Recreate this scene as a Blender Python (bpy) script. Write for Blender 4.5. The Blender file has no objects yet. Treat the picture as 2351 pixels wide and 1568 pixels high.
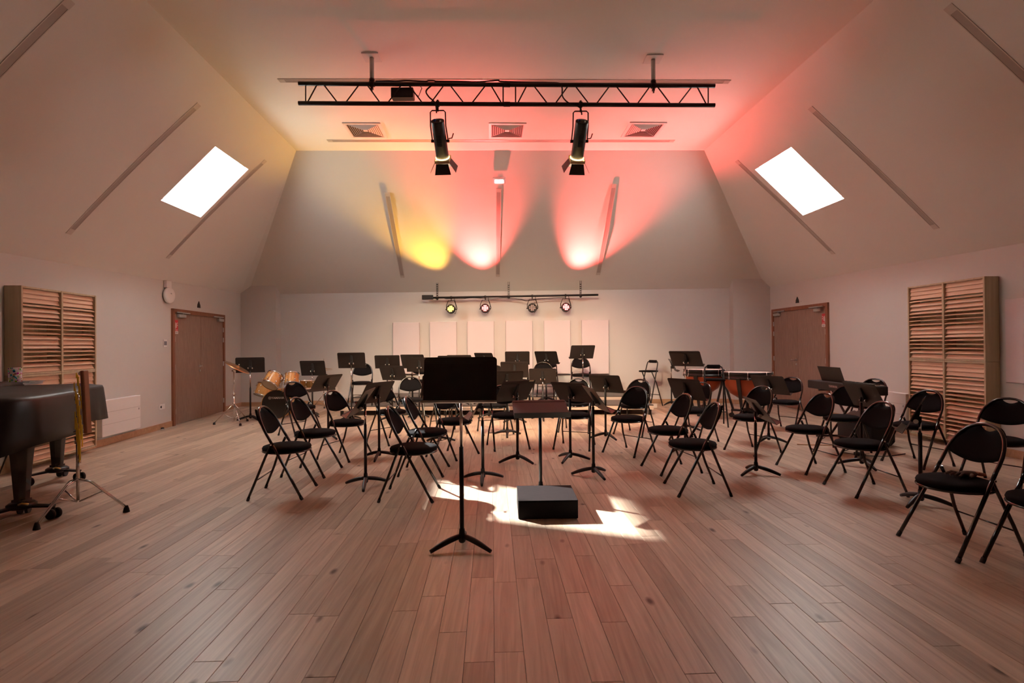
import bpy, math, random
from math import sin, cos, pi, radians as rad, sqrt
from mathutils import Vector as V, Matrix, Euler
from mathutils.bvhtree import BVHTree
from mathutils.geometry import tessellate_polygon
random.seed(7)
SC = bpy.context.scene
COL = SC.collection
# ------------------------------------------------------------------ camera
F = 1230.0; H = 1.41; PI_ = rad(.33); RO = rad(.50)
FW = V((0, cos(PI_), sin(PI_))); U0 = V((0, -sin(PI_), cos(PI_))); R0 = V((1, 0, 0))
RT = R0 * cos(RO) - U0 * sin(RO); UP = U0 * cos(RO) + R0 * sin(RO); CAM = V((0, 0, H))
cd = bpy.data.cameras.new('camera'); cd.sensor_width = 36; cd.lens = F / 2351 * 36; cd.clip_start = .05
cam = bpy.data.objects.new('camera', cd); COL.objects.link(cam)
m = Matrix((( RT.x, UP.x, -FW.x, 0), (RT.y, UP.y, -FW.y, 0), (RT.z, UP.z, -FW.z, H), (0, 0, 0, 1)))
cam.matrix_world = m; SC.camera = cam

def ray(px, py): return FW + RT * ((px - 1175.5) / F) + UP * ((784 - py) / F)
def atz(px, py, z): r = ray(px, py); return CAM + r * ((z - H) / r.z)
def aty(px, py, y): r = ray(px, py); return CAM + r * (y / r.y)
def atp(px, py, p0, n): r = ray(px, py); return CAM + r * ((V(p0) - CAM).dot(n) / r.dot(n))

# ------------------------------------------------------------------ world, sun, exposure
w = bpy.data.worlds.new('sky'); SC.world = w; w.use_nodes = True
w.node_tree.nodes['Background'].inputs[0].default_value = (1.0, .95, .89, 1)
w.node_tree.nodes['Background'].inputs[1].default_value = 15.5
SC.view_settings.view_transform = 'Standard'; SC.view_settings.look = 'None'
SC.view_settings.gamma = 1; SC.view_settings.exposure = 1.2; SC.view_settings.use_curve_mapping = False
SC.cycles.max_bounces = 10; SC.cycles.diffuse_bounces = 7; SC.cycles.glossy_bounces = 3
SC.cycles.transmission_bounces = 4; SC.cycles.transparent_max_bounces = 8
SC.cycles.sample_clamp_indirect = 6; SC.cycles.caustics_reflective = False; SC.cycles.caustics_refractive = False
SUN_DIR = V((4.95, -3.62, -4.05)).normalized()
sd = bpy.data.lights.new('sun', 'SUN'); sd.energy = 14; sd.angle = rad(1.3); sd.color = (1, .97, .92)
so = bpy.data.objects.new('sun', sd); COL.objects.link(so)
so.rotation_euler = SUN_DIR.to_track_quat('-Z', 'Y').to_euler(); so.location = (-9, 11, 9)
PAR_RED, PAR_YEL, SPOT_W = 1250, 340, 400     # watts of the stage lamps (built further down)

# ------------------------------------------------------------------ materials
MATS = {}
def mat(name, col, rough=.5, metal=0.0, emis=None, es=0, noise=0, nscale=20, bump=0, spec=.5, coat=0):
    if name in MATS: return MATS[name]
    mt = bpy.data.materials.new(name); mt.use_nodes = True
    nt = mt.node_tree; b = nt.nodes['Principled BSDF']
    b.inputs['Base Color'].default_value = (*col, 1); b.inputs['Roughness'].default_value = rough
    b.inputs['Metallic'].default_value = metal; b.inputs['Specular IOR Level'].default_value = spec
    b.inputs['Coat Weight'].default_value = coat
    if emis: b.inputs['Emission Color'].default_value = (*emis, 1); b.inputs['Emission Strength'].default_value = es
    if noise or bump:
        g = nt.nodes.new('ShaderNodeNewGeometry'); n = nt.nodes.new('ShaderNodeTexNoise')
        n.inputs['Scale'].default_value = nscale; n.inputs['Detail'].default_value = 4
        nt.links.new(g.outputs['Position'], n.inputs['Vector'])
        if noise:
            mx = nt.nodes.new('ShaderNodeMix'); mx.data_type = 'RGBA'
            mx.inputs[6].default_value = (*[c * (1 - noise) for c in col], 1)
            mx.inputs[7].default_value = (*[min(1, c * (1 + noise)) for c in col], 1)
            nt.links.new(n.outputs['Fac'], mx.inputs[0]); nt.links.new(mx.outputs[2], b.inputs['Base Color'])
        if bump:
            bp = nt.nodes.new('ShaderNodeBump'); bp.inputs['Strength'].default_value = bump; bp.inputs['Distance'].default_value = .002
            nt.links.new(n.outputs['Fac'], bp.inputs['Height']); nt.links.new(bp.outputs[0], b.inputs['Normal'])
    MATS[name] = mt; return mt

def wood(name, c1, c2, axis, scale=1.0, rough=.5, tone=False, knots=False, bump=.15):
    mt = bpy.data.materials.new(name); mt.use_nodes = True; nt = mt.node_tree; N = nt.nodes; L = nt.links
    b = N['Principled BSDF']; b.inputs['Roughness'].default_value = rough
    g = N.new('ShaderNodeNewGeometry'); mp = N.new('ShaderNodeMapping')
    sc = [26 * scale] * 3; sc[axis] = 1.3 * scale
    mp.inputs['Scale'].default_value = sc
    if tone:
        mp.inputs['Rotation'].default_value = (0, 0, rad(-2.2))
        at = N.new('ShaderNodeAttribute'); at.attribute_name = 'tone'
        ad = N.new('ShaderNodeVectorMath'); ad.operation = 'MULTIPLY_ADD'
        ad.inputs[1].default_value = (13.7, 7.1, 5.3); L.new(at.outputs['Fac'], ad.inputs[0])
        L.new(g.outputs['Position'], ad.inputs[2]); src = ad.outputs[0]
    else: src = g.outputs['Position']
    L.new(src, mp.inputs['Vector'])
    n = N.new('ShaderNodeTexNoise'); n.inputs['Scale'].default_value = 1; n.inputs['Detail'].default_value = 6; n.inputs['Distortion'].default_value = 1.2
    L.new(mp.outputs[0], n.inputs['Vector'])
    cr = N.new('ShaderNodeValToRGB'); cr.color_ramp.elements[0].position = .3; cr.color_ramp.elements[1].position = .72
    cr.color_ramp.elements[0].color = (*c1, 1); cr.color_ramp.elements[1].color = (*c2, 1)
    L.new(n.outputs['Fac'], cr.inputs[0]); out = cr.outputs[0]
    if tone:
        tr = N.new('ShaderNodeValToRGB'); tr.color_ramp.elements[0].color = (.66, .62, .58, 1); tr.color_ramp.elements[1].color = (1.12, 1.12, 1.1, 1)
        e = tr.color_ramp.elements.new(.5); e.color = (.95, .92, .9, 1)
        L.new(at.outputs['Fac'], tr.inputs[0])
        mx = N.new('ShaderNodeMix'); mx.data_type = 'RGBA'; mx.blend_type = 'MULTIPLY'; mx.inputs[0].default_value = .85
        L.new(out, mx.inputs[6]); L.new(tr.outputs[0], mx.inputs[7]); out = mx.outputs[2]
    if knots:
        m2 = N.new('ShaderNodeMapping'); m2.inputs['Scale'].default_value = (4.6, 2.0, 1); L.new(src, m2.inputs['Vector'])
        vo = N.new('ShaderNodeTexVoronoi'); vo.inputs['Scale'].default_value = 1.0; L.new(m2.outputs[0], vo.inputs['Vector'])
        n3 = N.new('ShaderNodeTexNoise'); n3.inputs['Scale'].default_value = 9; L.new(src, n3.inputs['Vector'])
        a2 = N.new('ShaderNodeMath'); a2.operation = 'MULTIPLY_ADD'; a2.inputs[1].default_value = .07; L.new(n3.outputs['Fac'], a2.inputs[0]); L.new(vo.outputs['Distance'], a2.inputs[2])
        r2 = N.new('ShaderNodeValToRGB'); r2.color_ramp.elements[0].position = .07; r2.color_ramp.elements[0].color = (1, 1, 1, 1)
        r2.color_ramp.elements[1].position = .15; r2.color_ramp.elements[1].color = (0, 0, 0, 1); L.new(a2.outputs[0], r2.inputs[0])
        mk = N.new('ShaderNodeMix'); mk.data_type = 'RGBA'; L.new(r2.outputs[0], mk.inputs[0]); L.new(out, mk.inputs[6])
        mk.inputs[7].default_value = (.085, .055, .04, 1); out = mk.outputs[2]
    L.new(out, b.inputs['Base Color'])
    bp = N.new('ShaderNodeBump'); bp.inputs['Strength'].default_value = bump; bp.inputs['Distance'].default_value = .001
    L.new(n.outputs['Fac'], bp.inputs['Height']); L.new(bp.outputs[0], b.inputs['Normal'])
    MATS[name] = mt; return mt

WALL = mat('wall_paint', (.56, .55, .53), .75, noise=.02, nscale=3, bump=.05)
SLOPE = mat('slope_paint', (.69, .67, .63), .8, noise=.02, nscale=2)
CEIL = mat('ceiling_paint', (.82, .81, .78), .8, noise=.02, nscale=2)
WHITE = mat('white_metal', (.72, .71, .70), .45)
PANEL = mat('white_fabric', (.64, .58, .60), .9, bump=.3, nscale=400)
BLK = mat('black_lacquer', (.006, .006, .0065), .2, coat=.3)
BLKP = mat('black_powder_coat', (.009, .008, .008), .42, spec=.4)
DESK = mat('desk_paint', (.017, .013, .012), .40, spec=.42)
FAB = mat('black_fabric', (.0065, .006, .007), .95, bump=.5, nscale=600, spec=.12)
CHR = mat('chrome', (.72, .70, .68), .16, 1.0)
STEEL = mat('brushed_steel', (.50, .49, .47), .38, .9)
RUB = mat('black_rubber', (.015, .015, .015), .8)
MATTE = mat('matte_black', (.012, .011, .011), .6)
OAK = wood('oak_floor', (.40, .31, .235), (.60, .48, .375), 1, 1.0, .40, tone=True, knots=True)
BIRCH = wood('birch_slat', (.62, .42, .29), (.70, .49, .34), 1, .5, .55)
BIRCHF = wood('birch_frame', (.44, .36, .23), (.56, .46, .31), 2, .7, .6)
DOOR = wood('door_veneer', (.20, .125, .095), (.34, .225, .17), 2, 3.2, .5, bump=.05)
DFRAME = wood('door_frame_wood', (.19, .065, .03), (.27, .10, .045), 2, 1, .45)
SKIRT = wood('baseboard_wood', (.38, .22, .12), (.50, .31, .18), 0, .6, .5)
MAPLE = wood('maple_shell', (.58, .27, .08), (.78, .42, .15), 2, .7, .25)
ROSE = wood('rosewood', (.20, .07, .03), (.30, .12, .05), 2, 1, .35)
RISER = mat('riser_top', (.060, .050, .048), .35, bump=.3, nscale=120)
RISEDGE = mat('riser_edge', (.62, .50, .40), .4, .1)

# ------------------------------------------------------------------ mesh helpers
class MB:
    def __init__(s): s.v = []; s.f = []; s.sm = []
    def add(s, vs, fs, smooth=False):
        o = len(s.v); s.v += [tuple(x) for x in vs]; s.f += [tuple(i + o for i in f) for f in fs]; s.sm += [smooth] * len(fs); return s
    def box(s, c, d, M=None, bev=0):
        x, y, z = d[0] / 2, d[1] / 2, d[2] / 2
        if bev:
            b = min(bev, x * .9, y * .9, z * .9); vs = []
            for sx in (-1, 1):
                for sy in (-1, 1):
                    for sz in (-1, 1):
                        vs += [V((sx * x, sy * (y - b), sz * (z - b))), V((sx * (x - b), sy * y, sz * (z - b))), V((sx * (x - b), sy * (y - b), sz * z))]
            ix = lambda a, b_, c_, k: ((a * 2 + b_) * 2 + c_) * 3 + k
            fs = []
            for a in (0, 1):
                q = [ix(a, 0, 0, 0), ix(a, 1, 0, 0), ix(a, 1, 1, 0), ix(a, 0, 1, 0)]; fs.append(q if a else q[::-1])
                q = [ix(0, a, 0, 1), ix(0, a, 1, 1), ix(1, a, 1, 1), ix(1, a, 0, 1)]; fs.append(q if a else q[::-1])
                q = [ix(0, 0, a, 2), ix(1, 0, a, 2), ix(1, 1, a, 2), ix(0, 1, a, 2)]; fs.append(q if a else q[::-1])
            for a in (0, 1):
                for c_ in (0, 1):
                    fs.append([ix(a, c_, 0, 0), ix(a, c_, 1, 0), ix(a, c_, 1, 1), ix(a, c_, 0, 1)])
                    fs.append([ix(a, 0, c_, 0), ix(a, 1, c_, 0), ix(a, 1, c_, 2), ix(a, 0, c_, 2)])
                    fs.append([ix(0, a, c_, 1), ix(1, a, c_, 1), ix(1, a, c_, 2), ix(0, a, c_, 2)])
            for a in (0, 1):
                for b_ in (0, 1):
                    for c_ in (0, 1): fs.append([ix(a, b_, c_, 0), ix(a, b_, c_, 1), ix(a, b_, c_, 2)])
        else:
            vs = [V((sx * x, sy * y, sz * z)) for sx in (-1, 1) for sy in (-1, 1) for sz in (-1, 1)]
            fs = [(0, 1, 3, 2), (4, 6, 7, 5), (0, 4, 5, 1), (2, 3, 7, 6), (0, 2, 6, 4), (1, 5, 7, 3)]
        if M: vs = [M @ q for q in vs]
        return s.add([q + V(c) for q in vs], fs)
    def tube(s, pts, r, n=10, cap=True, closed=False):
        pts = [V(p) for p in pts]; rs = r if isinstance(r, (list, tuple)) else [r] * len(pts)
        k = len(pts); vs = []; prev = None
        for i in range(k):
            if closed: t = pts[(i + 1) % k] - pts[i - 1]
            else: t = pts[min(i + 1, k - 1)] - pts[max(i - 1, 0)]
            t.normalize()
            if prev is None:
                a = V((0, 0, 1)) if abs(t.z) < .9 else V((1, 0, 0)); u = t.cross(a).normalized()
            else:
                u = prev - t * prev.dot(t); u.normalize()
            prev = u; w_ = t.cross(u)
            vs += [pts[i] + (u * cos(2 * pi * j / n) + w_ * sin(2 * pi * j / n)) * rs[i] for j in range(n)]
        fs = []
        for i in range(k if closed else k - 1):
            a = i * n; b = ((i + 1) % k) * n
            fs += [(a + j, a + (j + 1) % n, b + (j + 1) % n, b + j) for j in range(n)]
        s.add(vs, fs, True)
        if cap and not closed:
            o = len(s.v) - len(vs)
            s.f += [tuple(o + j for j in range(n))[::-1], tuple(o + (k - 1) * n + j for j in range(n))]; s.sm += [False, False]
        return s
    def lathe(s, prof, n=24, M=None, smooth=True, caps=False):
        vs = [V((r * cos(2 * pi * j / n), r * sin(2 * pi * j / n), z)) for r, z in prof for j in range(n)]
        if M: vs = [M @ q for q in vs]
        fs = [(i * n + j, i * n + (j + 1) % n, (i + 1) * n + (j + 1) % n, (i + 1) * n + j) for i in range(len(prof) - 1) for j in range(n)]
        s.add(vs, fs, smooth); o = len(s.v) - len(vs)
        if caps and prof[0][0] > 1e-5: s.f.append(tuple(o + j for j in range(n))[::-1]); s.sm.append(False)
        if caps and prof[-1][0] > 1e-5: s.f.append(tuple(o + (len(prof) - 1) * n + j for j in range(n))); s.sm.append(False)
        return s
    def cyl(s, p, q, r, n=14):
        return s.tube([p, q], r, n)
    def prism(s, poly, h, M=None):           # poly in xy, extruded z 0..h
        k = len(poly); vs = [V((x, y, 0)) for x, y in poly] + [V((x, y, h)) for x, y in poly]
        if M: vs = [M @ q for q in vs]
        fs = [tuple(range(k))[::-1], tuple(range(k, 2 * k))] + [(i, (i + 1) % k, (i + 1) % k + k, i + k) for i in range(k)]
        return s.add(vs, fs)
    def mesh(s, name, m_):
        me = bpy.data.meshes.new(name); me.from_pydata(s.v, [], s.f)
        me.polygons.foreach_set('use_smooth', s.sm); me.materials.append(m_); me.update(); return me
    def build(s, name, m_, parent=None): return ob(name, s.mesh(name, m_), parent)

def ob(name, data, parent=None, loc=None, rot=None):
    o = bpy.data.objects.new(name, data); COL.objects.link(o)
    if parent is not None: o.parent = parent
    if loc is not None: o.location = loc
    if rot is not None: o.rotation_euler = rot
    return o
def tag(o, label, cat, group=None):
    o['label'] = label; o['category'] = cat
    if group: o['group'] = group
    return o
def thing(name, label, cat, loc=(0, 0, 0), rz=0, group=None): return tag(ob(name, None, None, loc, (0, 0, rz)), label, cat, group)
def struct(name, mb, m_): o = mb.build(name, m_); o['kind'] = 'structure'; return o
def copy_tree(o, parent=None):
    c = o.copy(); COL.objects.link(c)
    if parent is not None: c.parent = parent
    for ch in KIDS.get(o, []) or [x for x in o.children]: copy_tree(ch, c)
    return c
KIDS = {}
def frame(x, y, z):            # matrix with given columns
    return Matrix((( x.x, y.x, z.x), (x.y, y.y, z.y), (x.z, y.z, z.z)))

# ------------------------------------------------------------------ room shell
ZC = 4.87
def wallL(y): return -6.111 + (y - 9.602) * (-.1055)
def wallR(y): return 6.005 - (y - 6.31) * .0125
def wallB(x): return 12.94 - .038 * (x + 5.425)
def pilF(x): return wallB(x) - .2
A = atz(680, 346, ZC); A0 = atz(333, 0, ZC); B = atz(1617, 345, ZC); B0 = atz(2007, 0, ZC)
YB = -5.0
Ae = A + (A0 - A) * ((A.y - YB) / (A.y - A0.y)); Be = B + (B0 - B) * ((B.y - YB) / (B.y - B0.y))
nL = V((1, .1055, 0)).normalized(); nR = V((-1, -.0125, 0)).normalized()
pL = V((wallL(9.6), 9.6, 0)); pR = V((wallR(6.3), 6.3, 0))
CL = atp(552, 673.5, pL, nL); EL0 = atp(0, 579.5, pL, nL); CR = atp(1768, 659, pR, nR); ER0 = atp(2351, 558, pR, nR)
EL = EL0 + (EL0 - CL) * ((EL0.y - YB) / (CL.y - EL0.y)); ER = ER0 + (ER0 - CR) * ((ER0.y - YB) / (CR.y - ER0.y))
yl = CL.y; yr = CR.y
nB = V((.038, 1, 0)).normalized()
pPl = V((CL.x, CL.y, 0)); pPr = V((CR.x, CR.y, 0))
PL = atp(576, 656.5, pPl, nB); PLi = atp(633, 657, pPl, nB)
PR = atp(1748, 640, pPr, nB); PRi = atp(1683, 640, pPr, nB)
pB = V((0, wallB(0), 0))
WLi = atp(640, 676, pB, nB); WRi = atp(1680, 661, pB, nB)
WLi.x = PLi.x; WLi.y = wallB(PLi.x); WRi.x = PRi.x; WRi.y = wallB(PRi.x)

def surf_bvh(polys):
    vs = []; fs = []
    for p in polys:
        o = len(vs); vs += [V(q) for q in p]; fs += [(o, o + i, o + i + 1) for i in range(1, len(p) - 1)]
    return BVHTree.FromPolygons(vs, fs)
from mathutils.geometry import delaunay_2d_cdt
def ruled(a0, a1, b0, b1): return lambda u, v: a0.lerp(a1, u).lerp(b0.lerp(b1, u), v)
def grid_polys(S, nu, nv):
    return [[S(i / nu, j / nv), S((i + 1) / nu, j / nv), S((i + 1) / nu, (j + 1) / nv), S(i / nu, (j + 1) / nv)] for i in range(nu) for j in range(nv)]
SL_ = ruled(Ae, A, EL, CL); SR_ = ruled(Be, B, ER, CR)
bvL = surf_bvh(grid_polys(SL_, 60, 24) + [[A, PL, CL]]); bvR = surf_bvh(grid_polys(SR_, 60, 24) + [[B, CR, PR]])
def uv_of(S, p):
    u, v = .6, .5
    for _ in range(12):
        q = S(u, v); du = (S(u + 1e-3, v) - q) * 1e3; dv = (S(u, v + 1e-3) - q) * 1e3; e = p - q
        a, b, c = du.dot(du), du.dot(dv), dv.dot(dv); D = a * c - b * b; x, y = du.dot(e), dv.dot(e)
        u += (c * x - b * y) / D; v += (a * y - b * x) / D
    return V((u, v))
bvB = surf_bvh([[A, PL, PR, B], [PL, WLi, WRi, PR]]); bvC = surf_bvh([[Ae, A, B, Be]])
def hit(bv, px, py):
    r = ray(px, py).normalized(); l, n, i, d = bv.ray_cast(CAM, r)
    if l is None:
        l, n, i, d = bv.find_nearest(CAM + r * 8)
    if n.dot(r) > 0: n = -n
    return l, n
def hole_mesh(name, m_, loops, extra=()):
    mb = MB(); pts = [p for l in loops for p in l]; mb.add(pts, tessellate_polygon(loops))
    for e in extra: mb.add(e, [tuple(range(len(e)))])
    mb.sm = [True] * len(mb.f)
    return struct(name, mb, m_)
skyLp = [(495, 336), (570, 388.5), (460.5, 499), (369.5, 460)]
skyRp = [(1816.5, 338), (1938, 456), (1843.5, 494.5), (1733.5, 389.5)]
SKL = [hit(bvL, *p)[0] for p in skyLp]; SKR = [hit(bvR, *p)[0] for p in skyRp]
def shifted(pts, bv, dy):
    out = []
    for p in pts: l, n, i, d = bv.find_nearest(p + V((0, dy, 0))); out.append(l)
    return out
def slope_mesh(name, S, hole, tri):
    nu, nv = 40, 16; pts = [V((i / nu, j / nv)) for i in range(nu + 1) for j in range(nv + 1)]; h = [uv_of(S, p) for p in hole]; o = len(pts)
    vs, es, fs, *_ = delaunay_2d_cdt(pts + h, [(o, o + 1), (o + 1, o + 2), (o + 2, o + 3), (o + 3, o)], [], 0, 1e-6)
    sg = lambda c: all(((h[(k + 1) % 4] - h[k]).cross(c - h[k])) * ((h[1] - h[0]).cross(h[2] - h[0])) > 0 for k in range(4))
    fs = [f for f in fs if not sg(sum((vs[i] for i in f), V((0, 0))) / len(f))]
    mb = MB().add([S(p.x, p.y) for p in vs], fs, True); mb.add(tri, [(0, 1, 2)]); return struct(name, mb, SLOPE)
slope_mesh('ceiling_left', SL_, SKL, [A, PL, CL])
slope_mesh('ceiling_right', SR_, SKR, [B, CR, PR])
mb = MB(); NU, NV = 24, 12; gr = []
for j in range(NV + 1):
    for i in range(NU + 1):
        u, v = i / NU, j / NV; gr.append((A.lerp(B, u)).lerp(PL.lerp(PR, u), v))
mb.add(gr, [(j * (NU + 1) + i, j * (NU + 1) + i + 1, (j + 1) * (NU + 1) + i + 1, (j + 1) * (NU + 1) + i) for j in range(NV) for i in range(NU)], True)
wl_ = WLi + (PL - PLi); wr_ = WRi + (PR - PRi)
mb.add([PL.lerp(PR, i / NU) for i in range(NU + 1)] + [wl_.lerp(wr_, i / NU) for i in range(NU + 1)], [(i, i + 1, NU + 2 + i, NU + 1 + i) for i in range(NU)])
struct('ceiling_back', mb, SLOPE)
struct('ceiling', MB().add([Ae, A, B, Be], [(0, 1, 2, 3)]), CEIL)
fl = lambda p: V((p.x, p.y, -.05))
LW0 = V((wallL(YB), YB, -.05)); RW0 = V((wallR(YB), YB, -.05))
UZ = V((0, 0, .12))
struct('wall_left', MB().add([LW0, fl(CL), CL + UZ, EL + UZ], [(0, 1, 2, 3)]), WALL)
struct('wall_right', MB().add([RW0, fl(CR), CR + UZ, ER + UZ], [(3, 2, 1, 0)]), WALL)
struct('wall_back', MB().add([fl(WLi) + V((-.6, .0228, 0)), fl(WRi) + V((.6, -.0228, 0)), WRi + V((.6, -.0228, .35)), WLi + V((-.6, .0228, .35))], [(0, 1, 2, 3)]), WALL)
struct('wall_pilaster_left', MB().add([fl(CL), fl(PLi), PLi + UZ, PL + UZ, CL + UZ, fl(WLi), WLi + UZ], [(0, 1, 2, 3, 4), (1, 5, 6, 2)]), WALL)
struct('wall_pilaster_right', MB().add([fl(CR), fl(PRi), PRi + UZ, PR + UZ, CR + UZ, fl(WRi), WRi + UZ], [(0, 1, 2, 3, 4), (1, 5, 6, 2)]), WALL)
struct('wall_front', MB().add([LW0, RW0, ER, Be, Ae, EL], [(0, 1, 2, 3, 4, 5)]), WALL)
floor = struct('floor', MB().box((0, 4, -.06), (15, 19, .08)), mat('subfloor', (.36, .25, .17), .6))

# skylights: shaft, frame and glass
glass = bpy.data.materials.new('window_glass'); glass.use_nodes = True
nt = glass.node_tree; nt.nodes.remove(nt.nodes['Principled BSDF'])
tr = nt.nodes.new('ShaderNodeBsdfTransparent'); tr.inputs[0].default_value = (.93, .95, .95, 1); gl = nt.nodes.new('ShaderNodeBsdfGlossy'); gl.inputs['Roughness'].default_value = .02
mx = nt.nodes.new('ShaderNodeMixShader'); mx.inputs[0].default_value = .05
nt.links.new(tr.outputs[0], mx.inputs[1]); nt.links.new(gl.outputs[0], mx.inputs[2]); nt.links.new(mx.outputs[0], nt.nodes['Material Output'].inputs[0])
def skylight(i, q):
    n = (q[1] - q[0]).cross(q[3] - q[0]).normalized()
    if n.z < 0: n = -n
    c = sum(q, V()) / 4; up = n * .09
    mb = MB()
    for a in range(4):
        b = (a + 1) % 4; mb.add([q[a], q[b], q[b] + up, q[a] + up], [(0, 1, 2, 3)])
    o = struct('window_%d' % i, mb, WHITE)
    fr = MB()
    for a in range(4):
        b = (a + 1) % 4; ia, ib = q[a] + (c - q[a]) * .03, q[b] + (c - q[b]) * .03
        fr.add([q[a] + up * .75, q[b] + up * .75, ib + up * .75, ia + up * .75, q[a] + up, q[b] + up, ib + up, ia + up], [(0, 1, 2, 3), (3, 2, 6, 7)])
    fr.build('window_frame', WHITE, o)
    MB().add([p + up for p in q], [(0, 1, 2, 3)]).build('pane', glass, o)
for i, q in enumerate((SKL, SKR)): skylight(i + 1, q)

# baseboards
def baseboard(name, a, b, n):
    a = V((a.x, a.y, 0)); b = V((b.x, b.y, 0)); d = (b - a); L = d.length; d.normalize()
    M = frame(d, V((-d.y, d.x, 0)), V((0, 0, 1))); c = (a + b) / 2 + n * .008 + V((0, 0, .05))
    o = struct(name, MB().box(c, (L, .014, .10), M, .003), SKIRT); return o
LD0, LD1 = 9.602, 11.779      # left door, along Y
RD1 = atp(1904.5, 880, pR, nR).y; RD0 = RD1
rdA = atp(1904.5, 760, pR, nR).y; rdB = atp(1775, 760, pR, nR).y     # near, far jamb
baseboard('baseboard_left', LW0, V((wallL(LD0), LD0, 0)), nL); baseboard('baseboard_left', V((wallL(LD1), LD1, 0)), CL, nL)
baseboard('baseboard_right', RW0, V((wallR(rdA), rdA, 0)), nR); baseboard('baseboard_right', V((wallR(rdB), rdB, 0)), CR, nR)
baseboard('baseboard_back', WLi, WRi, -nB)
baseboard('baseboard_back', CL, PLi, -nB); baseboard('baseboard_back', PRi, CR, -nB)
baseboard('baseboard_back', PLi, WLi, V((1, 0, 0))); baseboard('baseboard_back', PRi, WRi, V((-1, 0, 0)))

# floor boards
FD = V((-.038, 1, 0)).normalized(); FX = V((FD.y, -FD.x, 0)); PWD = .135
planks = []
for r in range(-60, 60):
    u = r * PWD; s = -1.2 - random.random() * 1.5
    while s < 13.2:
        L = random.choice([.7, .95, 1.2, 1.4, 1.7]) + random.random() * .2
        e = s + L
        c = FX * (u + PWD / 2) + FD * (s + L / 2)
        ends = [FX * (u + PWD / 2) + FD * t for t in (s, e)]
        s2, e2 = s, e
        # clip to the back wall
        def yb(t): q = FX * (u + PWD / 2) + FD * t; return q.y < (wallB(q.x) if PLi.x < q.x < PRi.x else pilF(q.x)) - .0
        if not yb(s2): break
        if not yb(e2):
            e2 = e2 - (FX * (u + PWD / 2) + FD * e2).y + wallB(u)
        q0 = FX * (u + PWD / 2) + FD * ((s2 + e2) / 2)
        if wallL(q0.y) - .05 < q0.x < wallR(q0.y) + .05 and e2 - s2 > .05: planks.append((u, s2, e2, random.random()))
        s = e
def vis_area(pk):
    u, a, b, t = pk; q = FX * (u + PWD / 2) + FD * (max(a, 2.25) + b) * .5
    if b < 2.25 or abs(q.x / q.y) > 1.0: return 0
    return (b - max(a, 2.25)) / q.y ** 3
planks.sort(key=vis_area, reverse=True)
def add_plank(mb, tl, pk, c0=V()):
    u, a, b, t = pk; g = .0007; M = frame(FX, FD, V((0, 0, 1)))
    c = FX * (u + PWD / 2) + FD * ((a + b) / 2); n0 = len(mb.f)
    x, y, z = PWD / 2 - g, (b - a) / 2 - g, 0.0; bv = .0016; zb = -.012; dz = (t * 7.13 % 1 - .5) * .0004
    vs = [(-x, -y, zb), (x, -y, zb), (x, y, zb), (-x, y, zb), (-x, -y, z - bv), (x, -y, z - bv), (x, y, z - bv), (-x, y, z - bv),
          (-x + bv, -y + bv, z + dz), (x - bv, -y + bv, z + dz), (x - bv, y - bv, z + dz), (-x + bv, y - bv, z + dz)]
    mb.add([M @ V(q) + c - c0 for q in vs], [(8, 9, 10, 11)] + [(4 + i, 4 + (i + 1) % 4, 8 + (i + 1) % 4, 8 + i) for i in range(4)] + [(i, (i + 1) % 4, 4 + (i + 1) % 4, 4 + i) for i in range(4)])
    tl += [t] * (len(mb.f) - n0)
def tone_mesh(mb, tl, name):
    me = mb.mesh(name, OAK); at = me.attributes.new('tone', 'FLOAT', 'FACE'); at.data.foreach_set('value', tl); return me
for pk in planks[:300]:
    mb = MB(); tl = []; c = FX * (pk[0] + PWD / 2) + FD * ((pk[1] + pk[2]) / 2)
    add_plank(mb, tl, pk, c); o = ob('plank', tone_mesh(mb, tl, 'plank'), floor, c)
mb = MB(); tl = []
for pk in planks[300:]: add_plank(mb, tl, pk)
o = ob('distant_planks', tone_mesh(mb, tl, 'distant_planks'), floor); o['kind'] = 'stuff'

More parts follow.
